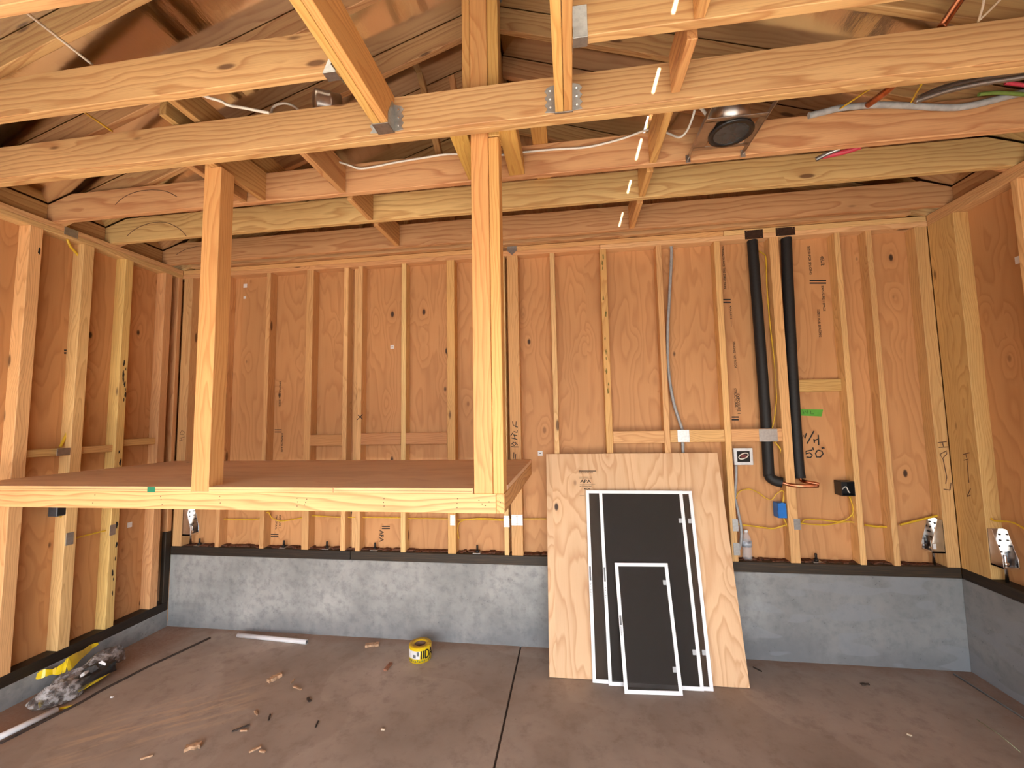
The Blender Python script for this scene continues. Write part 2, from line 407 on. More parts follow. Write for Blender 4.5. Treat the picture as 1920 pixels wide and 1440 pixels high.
def profile(name, poly_xz, y0, y1, mat, tint=(1, 1, 1), c=None, rot=0.0):
    """timber lying across the room: outline in x,z, thickness in y; local X turned by rot about Y"""
    cx = sum(p[0] for p in poly_xz)/len(poly_xz); cz = sum(p[1] for p in poly_xz)/len(poly_xz)
    M4 = Matrix.Translation((cx, (y0+y1)/2, cz)) @ Matrix.Rotation(rot, 4, 'Y'); inv = M4.inverted()
    m = MB(); m.prism([inv @ Vector((x, y0, z)) for x, z in poly_xz], inv.to_3x3() @ Vector((0, y1-y0, 0)))
    bm = m.b; bmesh.ops.recalc_face_normals(bm, faces=bm.faces)
    bmesh.ops.bevel(bm, geom=list(bm.edges), offset=.0025, segments=1, affect='EDGES')
    me = bpy.data.meshes.new(name); bm.to_mesh(me); bm.free(); me.materials.append(mat)
    o = bpy.data.objects.new(name, me); COL.objects.link(o); o.matrix_basis = M4; o.color = (*tint, 1)
    return o
def dots(name, pts, n, r, h, mat, parent, seg=8):
    m = MB().lathe([(r, 0), (r*.9, h)], (0, 0, 0), seg); bm = m.b; me = bpy.data.meshes.new(name)
    bmesh.ops.recalc_face_normals(bm, faces=bm.faces); bm.to_mesh(me); bm.free(); me.materials.append(mat)
    Q = Vector((0, 0, 1)).rotation_difference(Vector(n)).to_matrix().to_4x4()
    for p in pts:
        o = bpy.data.objects.new(name, me); COL.objects.link(o); o.matrix_basis = Matrix.Translation(Vector(p)) @ Q; put(o, parent)
def smooth_path(pts, n=6):
    P = [Vector(p) for p in pts]; out = []
    for i in range(len(P)-1):
        p0, p1, p2, p3 = P[max(i-1, 0)], P[i], P[i+1], P[min(i+2, len(P)-1)]
        for k in range(n):
            t = k/n
            out.append(.5*((2*p1)+(-p0+p2)*t+(2*p0-5*p1+4*p2-p3)*t*t+(-p0+3*p1-3*p2+p3)*t**3))
    return out+[P[-1]]
def cable(name, pts, r, mat, label, cat='cable', group=None, seg=8):
    return tag(MB().tube(smooth_path(pts), r, seg).done(name, mat), label, cat, group)
def ink(parent, strokes, n, w=.007, mat=None, name='handwriting'):
    m = MB()
    for s_ in strokes: m.ribbon([Vector(p)+Vector(n)*.0004 for p in s_], n, w)
    return m.done(name, mat or M_INK, parent)
def text_mesh(name, body, size, origin, right, up, mat, parent, align='LEFT', squash=1.0):
    cu = bpy.data.curves.new(name, 'FONT'); cu.body = body; cu.size = size; cu.extrude = .0003; cu.offset = size*.022; cu.align_x = align; cu.resolution_u = 2
    tmp = bpy.data.objects.new(name+'_tmp', cu); COL.objects.link(tmp)
    dg = bpy.context.evaluated_depsgraph_get(); me = bpy.data.meshes.new_from_object(tmp.evaluated_get(dg))
    bpy.data.objects.remove(tmp); bpy.data.curves.remove(cu)
    r = Vector(right).normalized(); u = Vector(up).normalized(); n = r.cross(u)
    M4 = Matrix(((r.x, u.x*squash, n.x, 0), (r.y, u.y*squash, n.y, 0), (r.z, u.z*squash, n.z, 0), (0, 0, 0, 1))); 
    me.transform(Matrix.Translation(Vector(origin)+n*.0008) @ M4)
    me.materials.clear(); me.materials.append(mat)
    o = bpy.data.objects.new(name, me); COL.objects.link(o); put(o, parent); return o
ORD = ['first', 'second', 'third', 'fourth', 'fifth', 'sixth', 'seventh', 'eighth', 'ninth', 'tenth', 'eleventh', 'twelfth', 'thirteenth', 'fourteenth', 'fifteenth', 'sixteenth']

# ================================================================== THE SETTING
JX = 3.017                                                       # control joint of the slab
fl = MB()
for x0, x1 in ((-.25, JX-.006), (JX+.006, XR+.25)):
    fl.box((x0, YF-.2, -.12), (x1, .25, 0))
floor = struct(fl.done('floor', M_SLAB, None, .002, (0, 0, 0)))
struct(MB().box((JX-.02, YF-.2, -.13), (JX+.02, .2, -.008)).done('floor_joint', M_MUD, None, 0, (0, 0, 0)))
struct(MB().box((-30, YF-40, -.16), (36, YF-.2, -.03)).done('ground', M_DRIVE, None, 0, (0, 0, 0)))

def roof_z(x, under=0.0):  # underside of the sheathing
    return ZPT+RD+(x if x < XM else XR-x)/3+under
# back wall: sheathing up into the gable
wb = MB().prism([(-.1, D, .42), (XR+.1, D, .42), (XR+.1, D, roof_z(-.1)), (XM, D, roof_z(XM)), (-.1, D, roof_z(-.1))], (0, .014, 0)).done('wall_back', M_SHEATH, None, 0, (0, 0, 0))
struct(wb)
struct(MB().box((0, 0, -.05), (XR, .2, ZSB)).done('wall_back_footing', M_CONC, None, .004, (0, 0, 0)))
wl = struct(MB().box((-D-.014, YF, .0), (-D, .1, ZPT-.04)).done('wall_left', M_SHEATH, None, 0, (0, 0, 0)))
struct(MB().box((-.2, YF, -.05), (0, 0, ZLB)).done('wall_left_footing', M_CONC, None, .004, (0, 0, 0)))
wr = struct(MB().box((XR+D, YF, .42), (XR+D+.014, .1, ZPT-.04)).done('wall_right', M_SHEATH, None, 0, (0, 0, 0)))
struct(MB().box((XR, YF, -.05), (XR+.2, .2, ZSB)).done('wall_right_footing', M_CONC, None, .004, (0, 0, 0)))
# front wall with the big garage opening the daylight comes through
OX0, OX1, OZ = .35, XR-.35, 2.55
fw = MB().prism([(-.1, YF, 0), (OX0, YF, 0), (OX0, YF, OZ), (OX1, YF, OZ), (OX1, YF, 0), (XR+.1, YF, 0), (XR+.1, YF, roof_z(-.1)), (XM, YF, roof_z(XM)), (-.1, YF, roof_z(-.1))], (0, -.014, 0))
struct(fw.done('wall_front', M_SHEATH, None, 0, (0, 0, 0)))
cl = MB()
def slope(xa, xb, y0, y1):
    za, zb = roof_z(xa), roof_z(xb)
    cl.prism([(xa, y0, za), (xb, y0, zb), (xb, y0, zb+.012), (xa, y0, za+.012)], (0, y1-y0, 0))
GX0, GX1 = 4.0515, 4.0645                     # open joint between two rows of roof sheathing: sun and sky come through
slope(-.35, XM, YF-.3, .3); slope(XM, GX0, YF-.3, .3); slope(GX1, XR+.35, YF-.3, .3)
SUN = Vector((-.29, .95, -1.0))
opens = [(-.265, -.04)]
for yj, za, zb in ((-1.822, 3.12, 3.245), (-1.44, 3.128, 3.252), (-.972, 3.115, 3.243), (-.612, 3.112, 3.212), (-.155, 3.11, 3.226)):  # gaps shaped so sun stripes land on the joist faces; rest filled
    opens.append((yj-SUN.y*(roof_z(GX0)+.004-za), yj-SUN.y*(roof_z(GX0)+.004-zb)))
opens.sort(); yc = YF-.3
for ya, yb in opens:
    slope(GX0-.001, GX1+.001, yc, ya); yc = yb
slope(GX0-.001, GX1+.001, yc, .3)
struct(cl.done('ceiling', M_FOIL, None, 0, (0, 0, 0)))

# ================================================================== WALL FRAMING
T_ = lambda: (random.uniform(.9, 1.06),)*3
def tint(a=1.0, y=0.0):  # y>0 yellower, y<0 redder
    v = a*random.uniform(.95, 1.05); return (v, v*(1+.10*y), v*(1+.05*y))
# sills
s1 = tag(lumber('sill_plate', (0, 0, ZSB), (1.645, D-.001, ZST), 'X', M_PT), 'dark treated sill plate on the back foundation, short length at the left', 'sill plate')
s2 = tag(lumber('sill_plate', (1.649, 0, ZSB), (XR, D-.001, ZST), 'X', M_PT, (1.7, 1.75, 1.5)), 'dark treated sill plate along the back wall, long length behind the plywood sheet', 'sill plate')
s3 = tag(lumber('sill_plate', (-D+.001, YF+.02, ZLB), (0, -.001, ZLT), 'Y', M_PT), 'dark treated sill plate low on the curb of the left wall', 'sill plate')
s4 = tag(lumber('sill_plate', (XR, YF+.02, ZSB), (XR+D-.001, -.001, ZST), 'Y', M_PT, (1.2, 1.2, 1.1)), 'dark treated sill plate on the foundation of the right wall', 'sill plate')
tag(lumber('sill_plate', (-.038, -.05, ZLT), (.0, .0, ZST+.13), 'Z', M_PT), 'dark treated board standing upright in the back left corner', 'board')
# sawdust lying on the back sill and right sill
for nm, lo, hi in (('sawdust', (.1, .012, ZST), (XR-.1, D-.001, ZST+.004)),):
    m = MB(); x = lo[0]
    while x < hi[0]:
        w = random.uniform(.02, .07); y0 = random.uniform(.012, .05)
        m.prism([(x, y0, lo[2]), (x+w, y0+random.uniform(-.01, .02), lo[2]), (x+w*.9, D-.002, lo[2]), (x+.1*w, D-.002, lo[2])], (0, 0, random.uniform(.002, .012))); x += w*.8
    o = m.done(nm, M_DEBRIS); tag(o, 'reddish sawdust and debris lying on the back sill plate', 'sawdust'); o['kind'] = 'stuff'
# double top plates
def plates(y=0):
    zm = (ZPB+ZPT)/2
    tag(lumber('top_plate', (-D, 0, ZPB), (3.70, D, zm-.001), 'X', M_STUD, (.95, .84, .78)), 'lower back top plate, reddish length over the shelf', 'top plate')
    tag(lumber('top_plate', (3.703, 0, ZPB), (XR+D, D, zm-.001), 'X', M_STUD, (1.12, 1.15, 1.15)), 'lower back top plate, pale length over the black pipes', 'top plate')
    tag(lumber('top_plate', (0, 0, zm), (4.62, D, ZPT), 'X', M_STUD, (.98, .86, .78)), 'upper back top plate, long orange length running left from the pipes', 'top plate')
    tag(lumber('top_plate', (4.623, 0, zm), (XR, D, ZPT), 'X', M_STUD, (1.12, 1.13, 1.12)), 'upper back top plate, pale length ending in the right corner', 'top plate')
    tag(lumber('top_plate', (-D, YF+.02, ZPB), (0, -.001, zm-.001), 'Y', M_STUD, (.95, .93, .9)), 'lower top plate along the left wall', 'top plate')
    tag(lumber('top_plate', (-D, YF+.02, zm), (0, -.001, ZPT), 'Y', M_STUD, (.97, .95, .9)), 'upper top plate along the left wall under the joist ends', 'top plate')
    tag(lumber('top_plate', (XR, YF+.02, ZPB), (XR+D, -.001, zm-.001), 'Y', M_STUD, (.95, .9, .85)), 'lower top plate along the right wall', 'top plate')
    tag(lumber('top_plate', (XR, YF+.02, zm), (XR+D, -.001, ZPT), 'Y', M_STUD, (.95, .88, .82)), 'upper top plate along the right wall under the joist ends', 'top plate')
plates()
tag(lumber('nailer_board', (.13, -.052, ZPT), (XR-.13, -.001, ZPT+.038), 'X', M_JOIST, (.9, .85, .82)), 'flat reddish nailer board lying on the back top plates', 'board')

# studs of the back wall (x0, x1, tint, label)
BS = {}
def bstud(key, x0, x1, tn, label, y0=0.0, y1=D, name='wall_stud', cat='stud'):
    BS[key] = tag(lumber(name, (x0, y0, ZST), (x1, y1, ZPB), 'Z', M_STUD, tn), label, cat)
R_, Y_, P_ = (.93, .83, .76), (1.06, 1.08, .98), (1.12, 1.16, 1.12)
bstud('P0', .012, .10, (.92, .84, .8), 'back wall corner post at the left with a hold down bracket at its foot', name='corner_post', cat='post')
bstud('S1', .418, .458, R_, 'reddish back wall stud right of the left shelf post, next to the corner post')
bstud('S2', .832, .871, R_, 'reddish back wall stud left of the small printed stamp above the shelf')
bstud('S3', 1.214, 1.276, (.92, .80, .72), 'wide reddish back wall stud at the left end of the leftmost short block')
bstud('S4', 1.557, 1.597, (1.12, 1.1, 1.0), 'pale narrow back wall stud, left one of the pair above the shelf middle')
bstud('S4b', 1.628, 1.680, Y_, 'pale flat stud set back between the pair of studs above the shelf', .05, D)
bstud('S5', 1.684, 1.725, (1.05, 1.03, .95), 'back wall stud with a marked X and a dark knot above the shelf')
bstud('S6', 2.070, 2.110, P_, 'pale back wall stud between the two short blocks above the shelf')
bstud('S7', 2.458, 2.523, (1.0, .94, .72), 'wide yellow back wall stud nearest left of the tall inner shelf post')
bstud('S8', 2.906, 2.941, P_, 'pale back wall stud hidden right behind the tall inner shelf post')
bstud('S9', 2.962, 3.05, (.95, .82, .74), 'thick back wall stud with black handwriting beside the inner shelf post')
bstud('S10', 3.306, 3.344, P_, 'pale narrow back wall stud above the left part of the plywood sheet')
bstud('S11', 3.698, 3.748, (.98, .95, .66), 'yellow back wall stud with dark green mould stains')
bstud('S12', 4.122, 4.164, (1.0, .92, .82), 'back wall stud with the thick grey cable beside it')
bstud('S13', 4.546, 4.590, (1.08, 1.0, .9), 'back wall stud left of the square steel box and the bottle')
bstud('S14', 4.936, 5.0, (1.08, .98, .88), 'back wall stud between the two black insulated pipes')
bstud('S15', 5.378, 5.416, (1.1, 1.05, .95), 'back wall stud touching the black switch box')
bstud('S16', 5.586, 5.624, (1.0, .92, .84), 'back wall stud right of the black switch box, left of the right hold down')
bstud('P17', 5.902, 5.981, (.9, .82, .76), 'back wall corner post at the right marked with pencilled letters HD', name='corner_post', cat='post')
# short blocks between back studs
BLK = {}
def bblock(key, xa, xb, pyt, pyb, pxm, label, tn=R_, y0=0.0, y1=.038, name='blocking'):
    zt, zb = wy(pxm, pyt, y0).z, wy(pxm, pyb, y0).z
    BLK[key] = tag(lumber(name, (xa, y0, zb), (xb, y1, zt), 'X', M_STUD, tn), label, 'blocking')
bblock('a', 1.277, 1.556, 815, 836, 610, 'leftmost short red block between studs above the shelf', (.78, .62, .52))
bblock('b', 1.726, 2.069, 812, 834, 712, 'middle short red block between studs above the shelf', (.80, .64, .54))
bblock('c', 2.111, 2.457, 811, 833, 800, 'rightmost short red block between studs above the shelf', (.80, .63, .53))
bblock('d', 3.749, 4.121, 808, 831, 1200, 'short block between studs just above the plywood sheet, left of the grey cable', (1.0, .88, .78))
bblock('e', 4.165, 4.545, 806, 829, 1310, 'short block above the plywood sheet carrying a small steel plate', (1.0, .88, .78))
bblock('f', 4.591, 4.935, 804, 828, 1420, 'short block crossed by the left black pipe', (.96, .85, .75))
bblock('g', 5.001, 5.377, 711, 734, 1540, 'yellowish stained flat block above the green tape', (.88, .80, .62), .05, D)

# left wall studs
LS = {}
for key, y0, y1, tn, lb in (
    ('a', -1.09, -1.02, (1.14, 1.1, 1.0), 'left wall stud nearest the camera with a dark hole near its top'),
    ('b', -.785, -.715, (1.12, 1.14, 1.05), 'bark edged left wall stud with the yellow cable stapled to it'),
    ('c', -.495, -.435, (1.05, 1.06, .86), 'left wall stud with black mould streaks'),
    ('d', -.165, -.10, (.98, .88, .82), 'reddish left wall stud nearest the back left corner post'),
    ('e', -.04, -.002, (.9, .8, .74), 'narrow left wall stud tucked into the back left corner')):
    LS[key] = tag(lumber('wall_stud', (-D, y0, ZLT if key != 'e' else ZST+.13), (0, y1, ZPB), 'Z', M_STUD, tn), lb, 'stud')
for ya, yb, pxm, pyt, pyb, lb in ((-1.019, -.786, 70, 843, 857, 'flat block low between the two left wall studs nearest the camera'),
                                 (-.714, -.496, 180, 836, 849, 'flat block between the bark edged stud and the mouldy stud'),
                                 (-.434, -.166, 270, 822, 834, 'flat block between the mouldy stud and the corner on the left wall')):
    zt, zb = wx(pxm, pyt, -.02).z, wx(pxm, pyb, -.02).z
    tag(lumber('blocking', (-.065, ya, zb), (-.02, yb, zt), 'Y', M_STUD, (.95, .88, .75)), lb, 'blocking')
# right wall studs
RS = {}
for key, y0, y1, tn, lb in (('a', -.205, -.002, (.92, .86, .72), 'thick beige corner post of the right wall with faint pencil letters'),
                            ('b', -.61, -.572, (1.1, 1.08, .95), 'pale stud on the right wall at the edge of the picture')):
    RS[key] = tag(lumber('corner_post' if key == 'a' else 'wall_stud', (XR, y0, ZST), (XR+D, y1, ZPB), 'Z', M_STUD, tn), lb, 'post' if key == 'a' else 'stud')

# gable studs above the back plates
for i, x in enumerate((1.25, 1.66, 2.07, 2.48, 3.30, 3.70, 4.12, 4.55)):
    nm = ['far left', 'second from left', 'third from left', 'just left of the ridge', 'just right of the ridge', 'second right of the ridge', 'third right of the ridge', 'far right'][i]
    xx = min(x, XR-x-.038)
    profile_o = lumber('gable_stud', (x, .04, ZPT+.04), (x+.038, D-.001, ZPT+xx/3-.01), 'Z', M_STUD, (.9, .8, .7))
    tag(profile_o, 'short gable stud high above the back wall plates, %s' % nm, 'stud')

# ================================================================== JOISTS, HEADER, RAFTERS
JZ0, JZ1 = ZPT, ZPT+.184
def joist_poly(xa=None, xb=None):
    z0 = roof_z(-.08)-.005; xc = .08+(JZ1-z0)*3-.155
    pts = []
    if xa is None: pts += [(-.08, JZ0), ]
    else: pts += [(xa, JZ0)]
    if xb is None: pts += [(XR+.08, JZ0), (XR+.08, z0), (XR-xc, JZ1)]
    else: pts += [(xb, JZ0), (xb, JZ1)]
    if xa is None: pts += [(xc, JZ1), (-.08, z0)]
    else: pts += [(xa, JZ1)]
    return pts
JY = {'1': -.155, '2': -.612, '3': -.972, '4': -1.44, '5': -1.822, '6': -2.235}
BL0, BL1, BR0, BR1 = 2.557, 2.634, 3.408, 3.484
def joist(y, tn, lb, xa=None, xb=None, th=.038, name='ceiling_joist'):
    return tag(profile(name, joist_poly(xa, xb), y, y+th, M_JOIST, tn), lb, 'joist')
J1 = joist(JY['1'], (.86, .76, .74), 'dark reddish ceiling joist nearest the back wall')
J2 = joist(JY['2'], (1.04, 1.07, 1.0), 'pale yellow ceiling joist, second from the back wall')
J3 = joist(JY['3'], (1.0, .92, .86), 'ceiling joist with the white cable running along it')
J4a = joist(JY['4'], (1.03, .99, .95), 'front board of the doubled header joist crossing the whole picture', name='header_joist')
J4b = joist(JY['4']+.038, (1.03, 1.0, .92), 'back board of the doubled header joist crossing the whole picture', name='header_joist')
J5L = joist(JY['5'], (.98, .9, .86), 'left front ceiling joist hung on the doubled beam', None, BL0)
J5R = joist(JY['5'], (1.03, .98, .88), 'right front ceiling joist hung on the doubled beam', BR1, None)
J6L = joist(JY['6'], (1.05, 1.0, .92), 'ceiling joist glimpsed in the top left corner of the picture', None, BL0)
for x0, x1, sd in ((BL0, BL1, 'left'), (BR0, BR1, 'right')):
    h = (x0+x1)/2
    tag(lumber('trimmer_beam', (x0, -3.3, JZ0+.002), (h-.0012, JY['4']-.001, JZ1), 'Y', M_BEAM, (1.16, 1.15, .96) if sd == 'left' else (1.12, 1.1, .95)), 'outer board of the %s doubled beam hung on the header joist' % sd, 'beam')
    tag(lumber('trimmer_beam', (h+.0012, -3.3, JZ0+.002), (x1, JY['4']-.001, JZ1), 'Y', M_BEAM, (1.16, 1.12, .92) if sd == 'left' else (1.0, .9, .78)), 'inner board of the %s doubled beam hung on the header joist' % sd, 'beam')
def rafter(y, side, lb, tn, ridge=.0465):
    z = lambda x: ZPT+x/3
    xr = XM-ridge; e = -.25
    poly = [(e, z(e)), (xr, z(xr)), (xr, z(xr)+RD-.002), (e, z(e)+RD-.002)]
    rot = -math.atan(1/3)
    if side == 'right': poly = [(XR-x, zz) for x, zz in poly]; rot = -rot
    return tag(profile('rafter', poly, y, y+.038, M_JOIST, tn, rot=rot), lb, 'rafter')
RY = [(.0, 'in the gable on the back wall'), (-.574, 'behind the pale second joist'), (-.934, 'behind the joist with the white cable'), (-1.362, 'just behind the doubled header joist'), (-1.784, 'over the hung front joists'), (-2.197, 'nearest the camera')]
for i, (y, where) in enumerate(RY):
    for sd in ('left', 'right'):
        rafter(y, sd, '%s hand sloping rafter %s' % (sd, where), (.88, .82, .74) if i % 2 else (.92, .9, .8))
rb = tag(lumber('ridge_beam', (XM-.045, YF+.05, 3.955), (XM+.045, D-.002, 4.20), 'Y', M_BEAM, (.8, .7, .6)), 'deep ridge beam at the top of the roof on the tall post', 'beam')
# blocks at the joist ends (between joists above the side plates)
for sd in ('left', 'right'):
    ys = [JY['1'], JY['2'], JY['3'], JY['4'], JY['5'], JY['6']]
    for k in range(5):
        ya, yb = ys[k+1]+(.078 if k == 2 else .04), ys[k]-.002
        if k != 3: ya = max(ya, ys[k+1]+.078)
        ta = RY[k][0] if False else yb
        x0, x1 = (-D+.002, -D+.04) if sd == 'left' else (XR+D-.04, XR+D-.002)
        tag(lumber('eave_block', (x0, ya, ZPT), (x1, yb, ZPT+.125), 'Y', M_JOIST, (.72, .62, .52)), 'eave block on the %s wall plate, %s counting from the back corner' % (sd, ORD[k]), 'blocking')
# blocking rows between joists
def row(xc, gaps, label, tn, w=.038, z0=JZ0+.002, z1=JZ1-.006):
    for i, (ya, yb, wh) in enumerate(gaps):
        tag(lumber('joist_block', (xc-w/2, ya, z0), (xc+w/2, yb, z1), 'Y', M_JOIST, tn), label % wh, 'blocking')
g12 = (JY['2']+.079, JY['1']-.001); g23 = (JY['3']+.079, JY['2']-.001); g34 = (JY['4']+.077, JY['3']-.001); g45 = (JY['5']+.079, JY['4']-.041)
row(2.10, [(*g34, 'between the header joist and the white cable joist'), (*g23, 'between the white cable joist and the pale joist'), (*g12, 'between the pale joist and the rear joist')], 'left row joist block %s', (.9, .8, .66))
row(3.925, [(JY['6']+.04, JY['5']-.001, 'in front of the hung joist'), (*g45, 'in front of the header joist'), (*g34, 'behind the header joist'), (*g23, 'between the white cable joist and the pale joist'), (*g12, 'between the pale joist and the rear joist')], 'right row joist block %s', (.95, .82, .62))
for xc, nm in ((1.435, 'left'), (1.565, 'right')):
    tag(lumber('joist_block', (xc-.019, g34[0], JZ0+.002), (xc+.019, g34[1], JZ1), 'Y', M_JOIST, (.85, .78, .62)), '%s board of the pair clasping the left shelf post, behind the header joist' % nm, 'blocking')
    xo = xc-.025; tag(lumber('attic_board', (xo-.019, -1.585 if nm == 'right' else -1.50, JZ1+.012), (xo+.019, -.60, JZ1+.15), 'Y', M_JOIST, (.8, .74, .6)), '%s of two boards on edge over the header joist near the left shelf post' % nm, 'board')
for x0, x1, nm in ((2.885, 2.972, 'left'), (3.128, 3.215, 'right')):
    tag(lumber('joist_block', (x0, g34[0], JZ0+.008), (x1, JY['3']-.001, JZ0+.09), 'Y', M_BEAM, (.88, .84, .55)), 'flat yellow block %s of the tall shelf post, behind the header joist' % nm, 'blocking')
tag(lumber('loose_board', (3.265, -1.36, JZ1+.001), (3.352, -.60, JZ1+.04), 'Y', M_BEAM, (.85, .78, .5)), 'short yellow board lying on the joists right of the tall post', 'board')
# slanted strut left of the tall post
def stick(name, a, b, w, d, mat, tn, lb, cat):
    a, b = Vector(a), Vector(b); ax = (b-a).normalized(); sd = ax.cross(Vector((0, 1, 0))).normalized(); th = sd.cross(ax)
    M4 = Matrix(((ax.x, sd.x, th.x, 0), (ax.y, sd.y, th.y, 0), (ax.z, sd.z, th.z, 0), (0, 0, 0, 1)))
    L = (b-a).length; m = MB().box((-L/2, -w/2, -d/2), (L/2, w/2, d/2)); bm = m.b
    bmesh.ops.recalc_face_normals(bm, faces=bm.faces); bmesh.ops.bevel(bm, geom=list(bm.edges), offset=.002, segments=1, affect='EDGES')
    me = bpy.data.meshes.new(name); bm.to_mesh(me); bm.free(); me.materials.append(mat)
    o = bpy.data.objects.new(name, me); COL.objects.link(o); o.matrix_basis = Matrix.Translation((a+b)/2) @ M4; o.color = (*tn, 1)
    return tag(o, lb, cat)
stick('roof_strut', wy(783, 118, -.62), wy(826, 298, -.86), .038, .07, M_STUD, (.95, .82, .7), 'slanted strut in the attic left of the tall post', 'strut')
stick('roof_strut', wy(848, 146, -.80), wy(857, 215, -.86), .038, .04, M_STUD, (1.0, .85, .75), 'short square ended stub standing left of the tall post', 'strut')

# ================================================================== SHELF AND POSTS
SY, SZ = -1.335, 1.384
sh = empty('storage_shelf', (1.55, -.65, 1.27), 'built in plywood storage platform along the left half of the back wall', 'shelf')
dk = MB().box((-.0, SY+.001, SZ-.024), (2.285, 0, SZ)).box((2.288, SY+.001, SZ-.024), (2.98, 0, SZ)).box((2.98, SY+.105, SZ-.024), (3.127, 0, SZ))
deck = dk.done('deck', M_PLYY, sh, .001)
def layers(m, a, b, y0, y1, x0, x1):
    pass
ed = MB().box((0, SY-.003, SZ-.024), (1.507, SY+.0015, SZ-.001)).box((1.61, SY-.003, SZ-.024), (2.284, SY+.0015, SZ-.001)).box((2.289, SY-.003, SZ-.024), (2.978, SY+.0015, SZ-.001)).done('front_edge', M_EDGE, sh)
for x0, x1 in ((0, 1.507), (1.61, 2.284), (2.289, 2.978)):
    MB().box((x0+.002, SY-.0034, SZ-.0145), (x1-.002, SY-.0025, SZ-.0130)).done('glue_line', M_PENCIL, ed)
lumber('rim_board', (0, SY, SZ-.114), (3.088, SY+.038, SZ-.0245), 'X', M_JOIST, (1.2, 1.14, 1.06), sh)
lumber('rim_board', (3.089, SY, SZ-.114), (3.127, -.001, SZ-.0245), 'Y', M_JOIST, (1.05, 1.0, .8), sh)
for x in (.42, .83, 1.24, 1.64, 2.05, 2.46):
    lumber('joist', (x, SY+.039, SZ-.114), (x+.038, -.001, SZ-.0245), 'Y', M_JOIST, (1.0, .95, .85), sh)
lumber('joist', (.0, -.039, SZ-.114), (.41, -.001, SZ-.0245), 'X', M_JOIST, (1.0, .95, .85), sh)
g = MB().box(wy(276, 923, SY-.0036)-Vector((0, .0004, 0)), wy(291, 913, SY-.0036)+Vector((0, .0004, 0))).done('paint_mark', M_PAINTG, sh); g['label'] = 'green paint mark on the edge'
dots('nail_head', [wy(px_, py_, SY) for px_, py_ in ((412, 931), (411, 937), (413, 943), (557, 934), (558, 941), (557, 949), (575, 936), (573, 942), (571, 947), (720, 935), (719, 942), (720, 949), (858, 935), (857, 944), (857, 952), (898, 938), (904, 945), (910, 948), (917, 941), (938, 942), (178, 928), (174, 943), (301, 931), (302, 937), (304, 946))], (0, -1, 0), .0028, .0006, M_PENCIL, sh)
p1 = profile('shelf_post', [(1.507, SZ-.0225), (1.608, SZ-.0225), (1.608, 3.0875), (1.544, 3.0875), (1.544, 3.22), (1.507, 3.22)], SY-.004, SY+.088, M_BEAM, (1.02, .95, .85), rot=-math.pi/2)
tag(p1, 'left shelf post, square fir post standing on the platform edge', 'post')
sp = empty('shelf_post', (3.05, SY, SZ-.024), 'tall right shelf post rising from the platform corner to the ridge', 'post')
lumber('main_post', (2.986, SY-.004, SZ-.0235), (3.0735, SY+.086, 3.953), 'Z', M_BEAM, (1.05, .96, .82), sp)
lumber('side_stud', (3.0755, SY-.003, SZ-.0235), (3.1255, SY+.086, 3.083), 'Z', M_BEAM, (1.08, 1.0, .82), sp)
lumber('side_stud', (3.0755, SY-.001, 3.09), (3.130, SY+.086, 3.953), 'Z', M_BEAM, (.95, .88, .72), sp)
lumber('side_stud', (2.945, SY-.001, 3.19), (2.984, SY+.07, 3.953), 'Z', M_BEAM, (.98, .92, .76), sp)

# ================================================================== PLYWOOD SHEET AND SCREENS
def tilted(x, y, yaw, lean, z=.001):
    u = Vector((math.cos(yaw), math.sin(yaw), 0)); n = Vector((-math.sin(yaw), math.cos(yaw), 0))
    v = n*math.sin(lean)+Vector((0, 0, 1))*math.cos(lean); nn = u.cross(v)  # nn points to the viewer
    return Matrix(((u.x, -nn.x, v.x, x), (u.y, -nn.y, v.y, y), (u.z, -nn.z, v.z, z), (0, 0, 0, 1)))
PL = math.radians(13.2)
Mp = tilted(3.249, -.362, .019, PL, .004)
pb = MB().box((0, 0, 0), (1.245, .015, 1.462)).done('plywood_sheet', M_PLYB, None, .0015, (0, 0, 0)); pb.matrix_basis = Mp
tag(pb, 'large bright plywood sheet leaning against the studs of the back wall', 'plywood sheet')
FRN = Mp.to_3x3() @ Vector((0, -1, 0))
def onply(px_, py_):
    o, n = Mp.translation, FRN; d = RGT*((px_-960)/F)-UPV*((py_-720)/F)+FWD
    return CAM+d*((o-CAM).dot(n)/d.dot(n))
PU, PV = Mp.to_3x3() @ Vector((1, 0, 0)), Mp.to_3x3() @ Vector((0, 0, 1))
def stamp(name, body, px_, py_, size, mat=M_STAMP, sq=1.0): return text_mesh(name, body, size, onply(px_, py_), PU, PV, mat, pb, squash=sq)
for x0_, x1_, py_, w_ in ((1085, 1118, 883, .006), (1086, 1110, 897.5, .002), (1087, 1116, 908, .002), (1087, 1096, 929, .002)):
    MB().ribbon([onply(x0_, py_), onply(x1_, py_)], FRN, w_).done('stamp_rule', M_STAMP, pb)
stamp('grade_stamp', 'SIZED FOR SPACING', 1085, 887.5, .0115); stamp('grade_stamp', 'THE ENGINEERED WOOD', 1085, 895.5, .0085)
stamp('grade_stamp', 'APA', 1088, 905, .042, sq=.72); stamp('grade_stamp', 'RATED SHEATHING', 1087, 912.5, .010); stamp('grade_stamp', '48/24', 1095, 918, .018)
